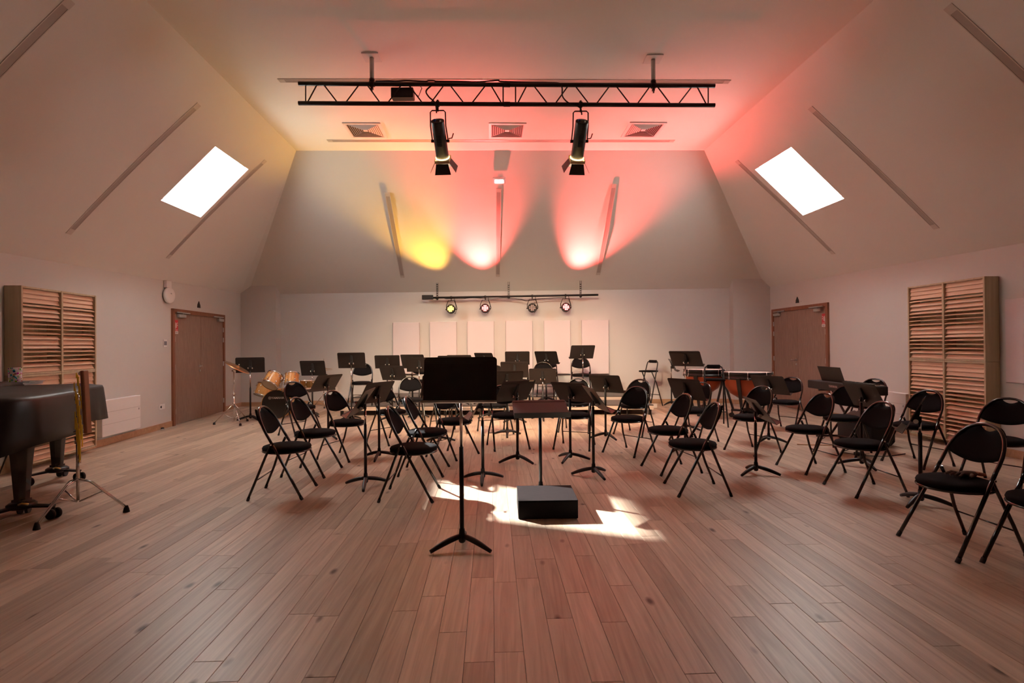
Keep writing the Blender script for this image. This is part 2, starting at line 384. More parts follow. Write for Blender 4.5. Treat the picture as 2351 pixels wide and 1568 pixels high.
# ------------------------------------------------------------------ doors
def door(name, p0, p1, n, htop, sign_near, handle_side):
    # p0 near jamb foot, p1 far jamb foot, n into the room
    d = p1 - p0; W = d.length; d.normalize(); M = frame(d, n, V((0, 0, 1))); c = (p0 + p1) / 2
    P = lambda x, y, z: p0 + d * x + n * y + V((0, 0, z))
    fr = MB(); ft = .075
    for x in (ft / 2, W - ft / 2): fr.box(P(x, .012, htop / 2), (ft, .05, htop), M, .004)
    fr.box(P(W / 2, .012, htop - ft / 2), (W, .05, ft), M, .004)
    o = struct(name, fr, DFRAME)
    w2 = (W - 2 * ft) / 2
    mid = W / 2
    for k in (0, 1):
        x0 = ft + k * w2
        lf = MB().box(P(x0 + w2 / 2, -.0, (htop - ft) / 2 + .004), (w2 - .006, .036, htop - ft - .012), M, .003).build('door_leaf', DOOR, o)
        hx = ft if k == 0 else W - ft
        for hz in (.25, 1.05, htop - .55, htop - .33):
            MB().box(P(hx, .026, hz), (.025, .018, .10), M, .003).build('hinge', STEEL, lf)
        # closer
        cl = MB(); s_ = 1 if k == 0 else -1
        cl.box(P(hx + s_ * .20, .055, htop - ft - .05), (.24, .05, .06), M, .006)
        cl.box(P(hx + s_ * .28, .05, htop - ft + .012), (.46, .022, .022), M, .003)
        cl.cyl(P(hx + s_ * .24, .055, htop - ft - .02), P(hx + s_ * .24, .055, htop - ft + .01), .01)
        cl.build('door_closer', STEEL, lf)
        if k == handle_side:
            h = MB(); hx2 = mid + (.06 if k else -.06); sg = 1 if k else -1
            h.cyl(P(hx2, .018, 1.04), P(hx2, .03, 1.04), .025); h.tube([P(hx2, .03, 1.04), P(hx2, .065, 1.04), P(hx2 + sg * .12, .068, 1.04)], .009)
            h.cyl(P(hx2, .018, .95), P(hx2, .028, .95), .022)
            h.build('door_handle', STEEL, lf)
    # safety notice
    sx = ft + .07 if sign_near else W - ft - .07
    sg = MB().box(P(sx, .0215, htop - .33), (.11, .003, .25), M).build('safety_sign', mat('sign_red', (.55, .02, .03), .4), o)
    g = MB().box(P(sx, .0235, htop - .30), (.014, .001, .085), M); g.box(P(sx - .03, .0235, htop - .30), (.018, .001, .10), M)
    g.box(P(sx + .034, .0235, htop - .26), (.016, .001, .02), M); g.box(P(sx + .034, .0235, htop - .30), (.016, .001, .02), M)
    for q in range(3): g.box(P(sx, .0235, htop - .375 - q * .012), (.08, .001, .003), M)
    g.build('sign_pictogram', WHITE, sg)
    g = MB().box(P(sx, .0225, htop - .43), (.11, .003, .05), M).build('sign_plate', WHITE, o)
    MB().box(P(sx, .0245, htop - .425), (.08, .001, .008), M).box(P(sx, .0245, htop - .44), (.06, .001, .005), M).build('sign_text', mat('ink', (.05, .05, .06), .6), g)
    g = MB()
    g.box(P(mid, -.02, (htop - ft) / 2), (.006, .002, htop - ft), M).build('door_gap', MATTE, o)
    return o
htL = atp(393.6, 708, pL, nL).z
door('door_1', V((wallL(LD0), LD0, 0)), V((wallL(LD1), LD1, 0)), nL, htL, True, 0)
htR = atp(1903, 694, pR, nR).z
door('door_2', V((wallR(rdA), rdA, 0)), V((wallR(rdB), rdB, 0)), nR, htR, True, 1)

# ------------------------------------------------------------------ slatted wooden panels
def slat_panel(name, label, bot, n, p0, nearx, farx, ytop, dep):
    pf = p0 + n * dep
    a = atp(nearx, ytop[0], pf, n); b = atp(farx, ytop[1], pf, n); zt = (a.z + b.z) / 2
    a = V((a.x, a.y, 0)); b = V((b.x, b.y, 0)); d = b - a; W = d.length; d.normalize(); M = frame(d, n, V((0, 0, 1)))
    root = thing(name, label, 'acoustic panel', ((a + b) / 2 - n * dep / 2)[:2] + (bot,), 0, None)
    o0 = V(root.location)
    P = lambda x, y, z: a + d * x + n * y + V((0, 0, z)) - o0
    hm = (zt - bot); zmid = bot + hm * .505; th = .035
    for (z0, z1) in ((bot, zmid), (zmid, zt)):
        fr = MB(); zc = (z0 + z1) / 2; hh = z1 - z0 - .003
        fr.box(P(.012, -dep / 2, zc), (.024, dep - .01, hh), M, .002); fr.box(P(W - .012, -dep / 2, zc), (.024, dep - .01, hh), M, .002)
        fr.box(P(W / 2, -dep / 2, zc), (.03, dep - .01, hh), M, .002)
        fr.box(P(W / 2, -dep / 2, z0 + .012), (W - .05, dep - .02, .02), M); fr.box(P(W / 2, -dep / 2, z1 - .012), (W - .05, dep - .02, .02), M)
        fr.box(P(W / 2, -dep + .012, zc), (W - .05, .01, hh), M)
        fr.build('frame', BIRCHF, root)
        ns = 18; pitch = (z1 - z0 - .05) / ns
        for col in (0, 1):
            x0, x1 = (.026, W / 2 - .017) if col == 0 else (W / 2 + .017, W - .026)
            for i in range(ns):
                ph = 18 + 62 * abs(sin(pi * (i + .3) / 6.3)) if i < 15 else 16
                mR = M @ Matrix.Rotation(rad(ph), 3, 'X')
                sl = MB().box(P((x0 + x1) / 2, -.040, z0 + .025 + pitch * (i + .5)), (x1 - x0, .010, pitch * 1.12), mR, .0015)
                sl.build('slat', BIRCH, root)
    return root
slat_panel('slatted_panel', 'tall birch slatted acoustic panel on the left wall behind the covered piano', .07, nL, pL, 50, 222, (658, 676), .19)
slat_panel('slatted_panel', 'tall birch slatted acoustic panel on the right wall beside the low heater', .07, nR, pR, 2259, 2082, (636, 657.5), .19)

# ------------------------------------------------------------------ white acoustic panels on the back wall
PXS = [(901.4, 962, 740.8), (986.5, 1047.5, 739), (1072.5, 1133.7, 737.7), (1161, 1222, 736.7), (1248.7, 1308.8, 736), (1335.5, 1397.4, 734.8)]
ords = ['first from the left', 'second from the left', 'third from the left', 'third from the right', 'second from the right', 'first from the right']
nb_ = -nB
for i, (x0, x1, yt) in enumerate(PXS):
    pf = pB + nb_ * .10; a = atp(x0, yt, pf, nB); b = atp(x1, yt, pf, nB); zb = atp(x0, 858.5, pf, nB).z
    d = V((b.x - a.x, b.y - a.y, 0)); W = d.length; d.normalize(); M = frame(d, nB, V((0, 0, 1)))
    c = (a + b) / 2; c.z = (a.z + zb) / 2
    t = thing('acoustic_panel', 'white fabric acoustic panel on the back wall, ' + ords[i] + ' of six', 'acoustic panel', c + nB * .05, 0, 'white acoustic panels')
    MB().box((0, 0, 0), (W, .09, a.z - zb), M, .006).build('fabric_board', PANEL, t)
    MB().box(nB * .040, (W - .12, .010, a.z - zb - .12), M).build('backing_batten', WHITE, t)

# white boards at both frame edges
def wall_board(name, label, cat, p0, n, pxs, pyt, z0, z1=None, dep=.04, grp=None, parts=None, m_=PANEL):
    pf = p0 + n * dep; a = atp(pxs[0], pyt, pf, n); b = atp(pxs[1], pyt, pf, n); zt = z1 or a.z
    a = V((a.x, a.y, 0)); b = V((b.x, b.y, 0)); d = b - a; W = d.length; d.normalize(); M = frame(d, n, V((0, 0, 1)))
    c = (a + b) / 2 - n * dep / 2 + V((0, 0, (zt + z0) / 2))
    t = thing(name, label, cat, c, 0, grp)
    MB().box((0, 0, 0), (W, dep - .004, zt - z0), M, .005).build('board' if not parts else parts, m_, t)
    return t, W, zt - z0, M, n
wall_board('wall_panel', 'flat white panel on the right wall, cut by the right edge of the photo', 'panel', pR, nR, (2305.7, 2380), 688, .9)
tlb = wall_board('wall_panel', 'flat white panel on the left wall, a sliver at the left edge of the photo', 'panel', pL, nL, (-60, 5), 711, .5)
# heaters
def heater(label, p0, n, pxs, pyt, z0, z1):
    t, W, Hh, M, nn = wall_board('panel_heater', label, 'heater', p0, n, pxs, pyt, z0, z1, .09, None, 'heater_body', WHITE)
    for k in (-1, 1): MB().box(V((0, 0, k * Hh / 6)) + nn * .044, (W - .01, .002, .004), M).build('groove', mat('groove_grey', (.45, .43, .42), .6), t)
    MB().box(M @ V(((W / 2 - .05) * (1 if n.x > 0 else 1), .046, Hh * .1)), (.02, .003, .03), M).build('control_pad', mat('pad_grey', (.35, .34, .34), .5), t)
heater('white flat panel heater low on the left wall beside the covered piano', pL, nL, (235, 323), 900, .14, .66)
heater('white flat panel heater low on the right wall beside the slatted panel', pR, nR, (1990, 2079), 900, .14, .62)

# small wall devices
def on_wall(px, py, p0, n, off=.0): return atp(px, py, p0 + n * off, n)
p = on_wall(381, 653, pL, nL); M = frame(V((-nL.y, nL.x, 0)), nL, V((0, 0, 1)))
t = thing('junction_box', 'small white square box on the left wall just under the ceiling slope', 'box', p + nL * .03)
MB().box((0, 0, 0), (.16, .055, .13), M, .006).build('housing', WHITE, t)
MB().tube([V((0, .02, -.03)), V((0, .09, -.08)), V((0, .03, -.17))], .006).build('cable', WHITE, t)
p = on_wall(381, 678, pL, nL)
t = thing('wireless_access_point', 'round white wireless device on the left wall above the left door', 'device', p + nL * .035)
R_ = Matrix.Rotation(pi / 2, 3, 'Y')
MB().lathe([(.0, -.03), (.10, -.03), (.10, 0), (0, 0)], 28, R_).build('mounting_plate', MATTE, t)
MB().lathe([(.135, 0), (.142, .02), (.13, .045), (.08, .055), (0, .057)], 32, R_).build('cover', WHITE, t)
MB().box((.058, 0, .03), (.002, .03, .02)).build('emblem', mat('pad_grey', (.35, .34, .34)), t)
for (px, py, p0, n, lab) in ((456, 701, pL, nL, 'small black wedge-shaped fitting on the wall above the left double door'), (1831, 690, pR, nR, 'small black wedge-shaped fitting on the wall above the right double door')):
    p = on_wall(px, py, p0, n); t = thing('wall_fitting', lab, 'fitting', p + n * .01)
    M = frame(V((-n.y, n.x, 0)), n, V((0, 0, 1)))
    MB().prism([(-.06, -.05), (.06, -.05), (.05, .01), (0, .08), (-.05, .01)], .05, M @ Matrix.Rotation(pi / 2, 3, 'X')).build('housing', MATTE, t)
    MB().cyl(M @ V((.06, -.02, -.03)), M @ V((.15, -.02, -.03)), .012).build('stub', STEEL, t)
def plate(name, label, cat, px, py, p0, n, w_, h_, kind):
    p = on_wall(px, py, p0, n); t = thing(name, label, cat, p + n * .007); M = frame(V((-n.y, n.x, 0)), n, V((0, 0, 1)))
    MB().box((0, 0, 0), (w_, .012, h_), M, .004).build('cover_plate', WHITE, t)
    if kind == 'sw':
        for k in (-1, 1): MB().box(M @ V((k * .022, .007, 0)), (.028, .006, .07), M).build('rocker', mat('rocker_blue', (.10, .11, .16), .4), t)
    else:
        MB().lathe([(.0, 0), (.022, 0), (.022, .002), (0, .002)], 20, M @ Matrix.Rotation(-pi / 2, 3, 'X')).build('outlet', MATTE, t).location = M @ V((-w_ / 4, .007, 0))
plate('light_switch', 'double light switch on the left wall beside the left door', 'switch', 378, 788, pL, nL, .11, .13, 'sw')
plate('wall_socket', 'white double socket low on the left wall near the left door', 'socket', 371, 934, pL, nL, .17, .09, 'so')
plate('wall_socket', 'white socket low on the back wall behind the drum kit', 'socket', 771, 893, pB, -nB, .09, .09, 'so')
p = atz(373, 987, 0)
t = thing('door_stop', 'small steel door stop on the floor beside the left door', 'door stop', p)
MB().lathe([(0, 0), (.03, 0), (.03, .02), (0, .02)], 20).build('steel_base', STEEL, t); MB().lathe([(.024, .02), (.024, .04), (0, .045)], 20).build('rubber_cap', RUB, t)

# ------------------------------------------------------------------ light channels, vents, emergency light
def strip(label, bv, a, b, wd=.085):
    pa, na = hit(bv, *a); pb, nb2 = hit(bv, *b); d = pb - pa; L = d.length; d.normalize(); n = ((na + nb2) / 2); n = (n - d * n.dot(d)).normalized()
    side = n.cross(d); c = (pa + pb) / 2; t = thing('strip_light', label, 'light', c)
    def pt(s_, y_, h_):                        # a point of the channel, h_ proud of the slope itself
        q = pa + d * (s_ * L) + side * y_; l, nn, i_, d_ = bv.find_nearest(q)
        if l is None or (l - q).length > .3: l = q
        return l + n * h_ - c
    def run(mb, s0, s1, y0, y1, h):
        K = max(1, int(12 * (s1 - s0))); vs = []
        for k in range(K + 1):
            s_ = s0 + (s1 - s0) * k / K; vs += [pt(s_, y0, h), pt(s_, y1, h), pt(s_, y1, -.01), pt(s_, y0, -.01)]
        fs = [(4 * k + a, 4 * k + (a + 1) % 4, 4 * k + 4 + (a + 1) % 4, 4 * k + 4 + a) for k in range(K) for a in range(4)]
        mb.add(vs, fs + [(0, 1, 2, 3), (4 * K + 3, 4 * K + 2, 4 * K + 1, 4 * K)])
    e = .08 / L; hb = MB()
    for s_ in (-1, 1): run(hb, 0, 1, s_ * wd / 2 - .005, s_ * wd / 2 + .005, .006)
    run(hb, 0, e, -wd / 2, wd / 2, .006); run(hb, 1 - e, 1, -wd / 2, wd / 2, .006)
    hb.build('channel', mat('channel_grey', (.55, .50, .46), .5), t)
    df = MB(); run(df, e, 1 - e, -wd / 2 + .005, wd / 2 - .005, .0025); df.build('diffuser', mat('diffuser_off', (.36, .31, .28), .35), t)
strip('unlit strip light on the back slope, left of the three', bvB, (889, 443), (924, 637))
strip('unlit strip light on the back slope, middle of the three', bvB, (1145, 433), (1143, 635))
strip('unlit strip light on the back slope, right of the three', bvB, (1410, 423), (1373, 631))
strip('long unlit strip light on the left slope, left of the left skylight', bvL, (457, 239), (156, 537))
strip('unlit strip light on the left slope, right of the left skylight', bvL, (610, 368), (384, 593))
strip('unlit strip light on the left slope, at the top left corner of the photo', bvL, (163, 0), (-60, 225))
strip('long unlit strip light on the right slope, right of the right skylight', bvR, (1860, 247), (2151, 525))
strip('unlit strip light on the right slope, left of the right skylight', bvR, (1691, 369), (1914, 583))
strip('unlit strip light on the right slope, at the top right corner of the photo', bvR, (2176, 14), (2420, 240))
strip('long unlit strip light across the ceiling just behind the truss', bvC, (640, 184.5), (1675, 187.5))
strip('unlit strip light across the ceiling beside the back slope', bvC, (752, 323), (1548, 323.5))
for (x0, x1, y0, y1, lab) in ((784, 872, 282, 315, 'left'), (1119.5, 1208, 282, 315.5, 'middle'), (1440, 1533, 281.5, 313, 'right')):
    a = atz(x0, y0, ZC); b = atz(x1, y0, ZC); e = atz((x0 + x1) / 2, y1, ZC)
    W = .59; c = V(((a.x + b.x) / 2, (a.y + e.y) / 2, ZC)); t = thing('ceiling_vent', 'square white four-way ceiling vent, ' + lab + ' of the three by the back slope', 'vent', c, rad(2.2), 'ceiling vents')
    fr = MB()
    for s_ in (-1, 1): fr.box((s_ * (W / 2 - .02), 0, -.008), (.04, W, .016)); fr.box((0, s_ * (W / 2 - .02), -.008), (W - .08, .04, .016))
    for k in range(4):
        a_ = pi / 4 + k * pi / 2; fr.tube([(cos(a_) * .04, sin(a_) * .04, -.006), (cos(a_) * .37, sin(a_) * .37, -.006)], .006, 4)
    fr.box((0, 0, -.006), (.07, .07, .012))
    fr.build('frame', WHITE, t)
    MB().box((0, 0, -.0025), (W - .06, W - .06, .001)).build('duct_opening', mat('duct_dark', (.05, .045, .04), .8), t)
    for k in range(4):
        lv = MB(); Rz = Matrix.Rotation(k * pi / 2, 3, 'Z')
        for j in range(7):
            r = .055 + j * .031; hw = r; o0 = Rz @ V((r, 0, -.014))
            vs = [Rz @ V((r, -hw, -.018)), Rz @ V((r, hw, -.018)), Rz @ V((r + .014, hw + .014, -.003)), Rz @ V((r + .014, -hw - .014, -.003))]
            lv.add(vs + [q + V((0, 0, .002)) for q in vs], [(0, 1, 2, 3), (7, 6, 5, 4), (0, 3, 7, 4), (1, 0, 4, 5), (2, 1, 5, 6)])
        lv.build('louvre', WHITE, t)
p, n = hit(bvB, 1146, 412)
t = thing('emergency_light', 'small lit white emergency light on the back slope above the middle strip light', 'light', p)
dz = V((1, 0, 0)); M = frame(dz, n.cross(dz).normalized(), n)
MB().box(M @ V((0, 0, .03)), (.24, .13, .06), M, .01).build('housing', WHITE, t)
MB().box(M @ V((0, 0, .062)), (.16, .07, .008), M, .003).build('lamp_lens', mat('emergency_glow', (1, 1, 1), .4, emis=(1, .97, .95), es=6), t)

# ------------------------------------------------------------------ truss
def trY(px): return 6.37 + (px - 685) / 955 * .14
def tp(px, py): return aty(px, py, trY(px))
c0 = tp(1163, 216)
truss = thing('lighting_truss', 'black flat ladder lighting truss hung below the ceiling on two posts', 'truss', c0)
def cr(x, y): return (620 + x / 2.177, 120 + y / 2.177)
ytop = lambda px: 192 + (px - 685) / 955 * 5.2; ybot = lambda px: 237 + (px - 685) / 955 * 4.8
for yf, nm in ((ytop, 'chord'), (ybot, 'chord')):
    for (xa, xb) in ((685.5, 1163), (1164, 1641)):
        MB().cyl(tp(xa, yf(xa)) - c0, tp(xb, yf(xb)) - c0, .025, 16).build('chord', BLKP, truss)
    MB().cyl(tp(1156, yf(1156)) - c0, tp(1171, yf(1171)) - c0, .029, 12).build('coupler', BLKP, truss)
dg = [(185, 240, 237, 168), (265, 165, 340, 243), (375, 243, 448, 168), (482, 168, 553, 243), (585, 243, 660, 168), (690, 168, 765, 245), (800, 245, 872, 170), (897, 170, 972, 247), (1005, 247, 1080, 172), (1102, 172, 1160, 247), (1235, 247, 1285, 174), (1315, 174, 1390, 249), (1422, 249, 1493, 176), (1522, 176, 1597, 250), (1628, 250, 1700, 178), (1727, 178, 1802, 251), (1832, 251, 1902, 180), (1932, 180, 2005, 252), (2037, 252, 2112, 180), (2132, 180, 2183, 253), (178, 245, 178, 165), (1165, 248, 1165, 170), (1227, 248, 1227, 170), (2190, 252, 2190, 178)]
for (x0, y0, x1, y1) in dg:
    pa = cr(x0, y0); pb = cr(x1, y1)
    fa = lambda q: (q[0], ybot(q[0]) if q[1] > 215 else ytop(q[0]))
    MB().cyl(tp(*fa(pa)) - c0, tp(*fa(pb)) - c0, .008, 8).build('brace', BLKP, truss)
for (px, lab) in ((854, 'left'), (1500, 'right')):
    b_ = tp(px, ytop(px)); L = ZC - b_.z
    t = thing('hanging_post', 'grey ceiling post holding the ' + lab + ' part of the black truss', 'post', b_)
    MB().cyl((0, 0, .03), (0, 0, L - .012), .026, 16).build('tube', mat('post_grey', (.46, .44, .41), .5), t)
    MB().box((0, 0, L - .008), (.20, .20, .012)).build('ceiling_plate', WHITE, t)
    cl = MB().cyl((-.03, 0, 0), (.03, 0, 0), .034, 16).cyl((0, 0, .02), (0, 0, .06), .032); cl.box((0, 0, -.045), (.03, .03, .04)); cl.box((0, -.01, -.075), (.012, .03, .04), Matrix.Rotation(.4, 3, 'X'))
    cl.build('clamp', BLKP, t)
a = tp(921, 198); t = thing('power_supply_box', 'black metal box clipped behind the truss left of the left profile lamp', 'box', a + V((0, .10, .0)))
MB().box((0, 0, -.05), (.27, .12, .12), None, .008).build('case', BLKP, t)
MB().tube([(.12, -.03, -.03), (.2, -.05, -.10), (.24, -.05, 0), (.2, -.05, .05)], .005, 6).build('cable', RUB, t)
# cables along the truss and down to the lamps
def cable(label, pts, r=.007, name='cable', cat='cable'):
    P = [V(q) for q in pts]; out = []
    for i in range(len(P) - 1):
        p0, p1, p2, p3 = P[max(i - 1, 0)], P[i], P[i + 1], P[min(i + 2, len(P) - 1)]
        for k in range(6):
            s_ = k / 6; out.append(.5 * ((2 * p1) + (p2 - p0) * s_ + (2 * p0 - 5 * p1 + 4 * p2 - p3) * s_ ** 2 + (3 * p1 - p0 - 3 * p2 + p3) * s_ ** 3))
    out.append(P[-1]); o = MB().tube(out, r, 6).build(name, RUB); return tag(o, label, cat)
tq = lambda px, py, dy=0: tp(px, py) + V((0, dy, 0))
cable('black cable bundle lying along the top of the truss to the left profile lamp', [tq(862, 187), tq(890, 186), tq(910, 186.5), tq(935, 185), tq(975, 187), tq(985, 185), tq(1000, 188), tq(980, 210, -.03), tq(985, 225, -.04), tq(1000, 240, -.04), tq(1003, 262, -.03)], .009)
cable('black cable bundle lying along the top of the truss to the right profile lamp', [tq(1000, 187), tq(1060, 187.5), tq(1100, 188), tq(1142, 184.5), tq(1150, 187), tq(1200, 189), tq(1260, 190), tq(1285, 192), tq(1290, 205, -.03), tq(1291, 225, -.04), tq(1305, 240, -.04), tq(1330, 250, -.04), tq(1335, 266, -.03)], .009)

def profile(label, clampx, cap, lens, flip):
    cp = tp(clampx, ybot(clampx))
    A_ = aty(cap[0], cap[1], trY(clampx) - .12); s_ = F / (trY(clampx))
    # body axis: towards +Y and down
    B_ = A_ + V(((lens[0] - cap[0]) / s_ * 1.2, .30, -.335)); ax = (B_ - A_).normalized(); L = .44
    t = thing('profile_lamp', label, 'stage lamp', cp)
    o0 = cp; M = frame(V((0, 0, 1)).cross(ax).normalized(), ax.cross(V((0, 0, 1)).cross(ax)).normalized(), ax)
    a = A_ - o0
    MB().lathe([(.066, 0), (.078, 0), (.078, .012), (.078, L), (.074, L), (.06, L - .03)], 32, M).build('body', BLKP, t).location = a
    cpm = MB().lathe([(0, .008), (.068, .008)], 28, M).build('end_cap', MATTE, t); cpm.location = a
    MB().box(M @ V((-.035 * -1, .01, .0)), (.022, .03, .03), M).build('blue_plug', mat('blue_plug', (.03, .10, .45), .4), cpm)
    MB().cyl(M @ V((-.035, -.01, .01)), M @ V((-.035, -.01, -.006)), .010).build('control_knob', WHITE, cpm)
    fin = MB()
    for k in range(9): fin.box(M @ V((0, -.079, .15 + k * .016)), (.06, .006, .006), M)
    fin.build('cooling_fins', MATTE, t).location = a
    MB().lathe([(.080, L - .004), (.086, L), (.086, L + .012), (.078, L + .014)], 32, M).build('lens_ring', mat('ring_glow', (.8, .6, .3), .4, emis=(1, .72, .30), es=1.6), t).location = a
    sq = MB()
    for k in range(4):
        Rk = M @ Matrix.Rotation(k * pi / 2, 3, 'Z'); sq.box(Rk @ V((.088, 0, L + .03)), (.006, .17, .035), Rk)
    sq.build('accessory_frame', mat('brass_frame', (.40, .27, .10), .45), t).location = a
    MB().lathe([(0, L - .01), (.07, L - .01)], 24, M).build('lens', mat('lens_glow', (1, 1, 1), .3, emis=(1, .86, .62), es=25), t).location = a
    for k in range(4):
        Rk = M @ Matrix.Rotation(k * pi / 2, 3, 'Z') ; tilt = .55 if k in (0, 2) else .25
        Rf = Rk @ Matrix.Rotation(tilt, 3, 'Y')
        vs = [(0, -.075, 0), (0, .075, 0), (0, .10, .13), (0, -.10, .13)]
        q = [Rk @ V((.09, 0, L + .05)) + Rf @ V(v_) for v_ in vs]; q2 = [x + Rk @ V((.003, 0, 0)) for x in q]
        MB().add(q + q2, [(0, 1, 2, 3), (7, 6, 5, 4), (0, 4, 5, 1), (1, 5, 6, 2), (2, 6, 7, 3), (3, 7, 4, 0)]).build('barn_door', BLKP, t).location = a
    pv = a + M @ V((0, 0, L * .55)); sx = V((1, 0, 0))
    top = V((0, .0, -.08))
    yk = MB().tube([pv - sx * .095, V((-.092, pv.y * .5, (pv.z + top.z) / 2)), V((-.09, 0, top.z - .02)), V((-.07, 0, top.z)), V((.07, 0, top.z)), V((.09, 0, top.z - .02)), V((.092, pv.y * .5, (pv.z + top.z) / 2)), pv + sx * .095], .008, 8)
    yk.build('yoke', BLKP, t)
    for s2 in (-1, 1): MB().cyl(pv + sx * s2 * .075, pv + sx * s2 * .11, .018, 10).build('pivot_knob', BLKP, t)
    MB().tube([pv + sx * .10 + V((0, 0, .03)), pv + sx * .14 + V((0, 0, .035)), pv + sx * .16 + V((0, -.01, .09))], .007, 6).build('locking_lever', BLKP, t)
    MB().cyl((-.02, 0, 0), (.02, 0, 0), .036, 14).cyl((0, 0, -.03), (0, 0, -.09), .012).box((0, 0, .035), (.022, .03, .02)).build('clamp', BLKP, t)
    ld = bpy.data.lights.new('profile_beam', 'SPOT'); ld.energy = SPOT_W; ld.spot_size = rad(78); ld.spot_blend = .75; ld.color = (1, .70, .44); ld.shadow_soft_size = .05
    lo = bpy.data.objects.new('profile_beam', ld); COL.objects.link(lo); lo.location = B_ + ax * (.44 + .03 - (B_ - A_).length + 0.0); lo.location = A_ + ax * (L + .03)
    lo.rotation_euler = V((ax.x + flip * .03, ax.y, ax.z + .24)).to_track_quat('-Z', 'Y').to_euler()
profile('black cylindrical profile lamp with open barn doors, left one under the truss', 1005, (1004.5, 277), (1007.5, 345), 1)
profile('black cylindrical profile lamp with open barn doors, right one under the truss', 1333, (1336.5, 278), (1332, 342), -1)

# ------------------------------------------------------------------ bar with LED pars
YP = 12.46
bp_ = lambda px, py: aty(px, py, YP - .038 * (px - 1175) / 100 * .97)
c0 = bp_(1178, 680)
bar = thing('lamp_bar', 'long black bar on three ceiling brackets carrying four small stage lamps', 'lamp bar', c0)
MB().cyl(bp_(983, 683.8) - c0, bp_(1373.5, 677) - c0, .024, 14).build('tube', BLKP, bar)
MB().box(bp_(982, 682.5) - c0, (.26, .09, .10), None, .006).build('connection_box', BLKP, bar)
for px, yt, yb in ((1004, 651, 684), (1168, 649, 681), (1333, 645, 678.5)):
    lo_ = bp_(px, yb); tp_ = hit(bvB, px, yt)[0]; tp_ = V((lo_.x, lo_.y, tp_.z)); l2, n2, i2, d2 = bvB.ray_cast(lo_, V((0, 0, 1)))
    top = l2 if l2 else tp_
    br = MB(); hgt = top.z - lo_.z + .04
    for s_ in (-1, 1): br.box(lo_ - c0 + V((s_ * .017, 0, hgt / 2 - .05)), (.008, .02, hgt))
    for k in range(int(hgt / .05)): br.box(lo_ - c0 + V((0, 0, -.04 + k * .05)), (.03, .012, .02))
    br.cyl(lo_ - c0 + V((-.03, 0, 0)), lo_ - c0 + V((.03, 0, 0)), .032)
    br.build('bracket', BLKP, bar)
cable('thin black cable looping along the lamp bar between the lamps', [bp_(1000, 686), bp_(1015, 684), bp_(1027, 686), bp_(1060, 686), bp_(1085, 684), bp_(1130, 686), bp_(1160, 684), bp_(1195, 687), bp_(1210, 691), bp_(1240, 686), bp_(1290, 683), bp_(1300, 684)], .008)
PARS = [(1036, 710.5, 'yellow', (925, 490), 'small black LED par lamp glowing yellow, leftmost on the lamp bar'),
        (1114, 709, 'red', (1088, 490), 'small black LED par lamp glowing red, second from left on the lamp bar'),
        (1222, 708, None, (1215, 420), 'small unlit black LED par lamp on the lamp bar between the two red ones'),
        (1298.5, 706.5, 'red', (1390, 490), 'small black LED par lamp glowing red, rightmost on the lamp bar')]
for px, py, colr, tgt, lab in PARS:
    c = bp_(px, py); top = bp_(px, 683.8 + (px - 983) / 390 * -6.8)
    T = hit(bvB, *tgt)[0]; ax = (T - c).normalized()
    ax2 = (ax + V((0, -.75, -.25))).normalized()
    X = V((0, 0, 1)).cross(ax2).normalized(); M = frame(X, ax2.cross(X), ax2)
    t = thing('par_lamp', lab, 'stage lamp', top); o0 = top; a = c - o0
    MB().lathe([(0, -.09), (.05, -.085), (.085, -.06), (.102, -.01), (.105, .06), (.098, .06), (.096, .045)], 28, M).build('housing', BLKP, t).location = a
    MB().lathe([(0, .043), (.096, .043)], 28, M).build('face_plate', MATTE, t).location = a
    if colr == 'red': lm = mat('led_red', (1, .1, .1), .3, emis=(1, .10, .09), es=5)
    elif colr == 'yellow': lm = mat('led_yellow', (1, .7, .1), .3, emis=(1, .62, .08), es=3)
    else: lm = mat('led_off', (.55, .50, .48), .15)
    for (i, j) in [(x, y) for y in (-1.5, -.5, .5, 1.5) for x in (-1.5, -.5, .5, 1.5) if abs(x) + abs(y) < 3]:
        MB().lathe([(.016, .044), (.016, .052), (.008, .058), (0, .059)], 12, M).build('led', lm, t).location = a + M @ V((i * .038, j * .038, 0))
    yk = MB().tube([a - X * .115, a - X * .117 + V((0, .0, .09)), a * .0 + V((-.07, 0, -.075)), V((.07, 0, -.075)), a + X * .117 + V((0, 0, .09)), a + X * .115], .008, 8)
    yk.build('yoke', BLKP, t)
    for s2 in (-1, 1): MB().cyl(a + X * s2 * .09, a + X * s2 * .135, .014, 10).build('pivot_knob', BLKP, t)
    MB().cyl((0, 0, 0), (0, 0, -.08), .011).cyl((-.02, 0, 0), (.02, 0, 0), .033).build('clamp', BLKP, t)
    MB().tube([a - ax2 * .09, a - ax2 * .13 + V((.05, 0, -.06)), a + V((.14, 0, .02)), a + V((.10, 0, .16)), V((.06, 0, 0))], .006, 6).build('cable', RUB, t)
    if colr:
        ld = bpy.data.lights.new('par_beam', 'SPOT'); ld.shadow_soft_size = .06
        ld.energy = PAR_RED if colr == 'red' else PAR_YEL
        ld.color = (1, .09, .08) if colr == 'red' else (1, .50, .05)
        ld.spot_size = rad(56); ld.spot_blend = 1.0
        lo = bpy.data.objects.new('par_beam', ld); COL.objects.link(lo); lo.location = c + ax2 * .10
        lo.rotation_euler = ax.to_track_quat('-Z', 'Y').to_euler()

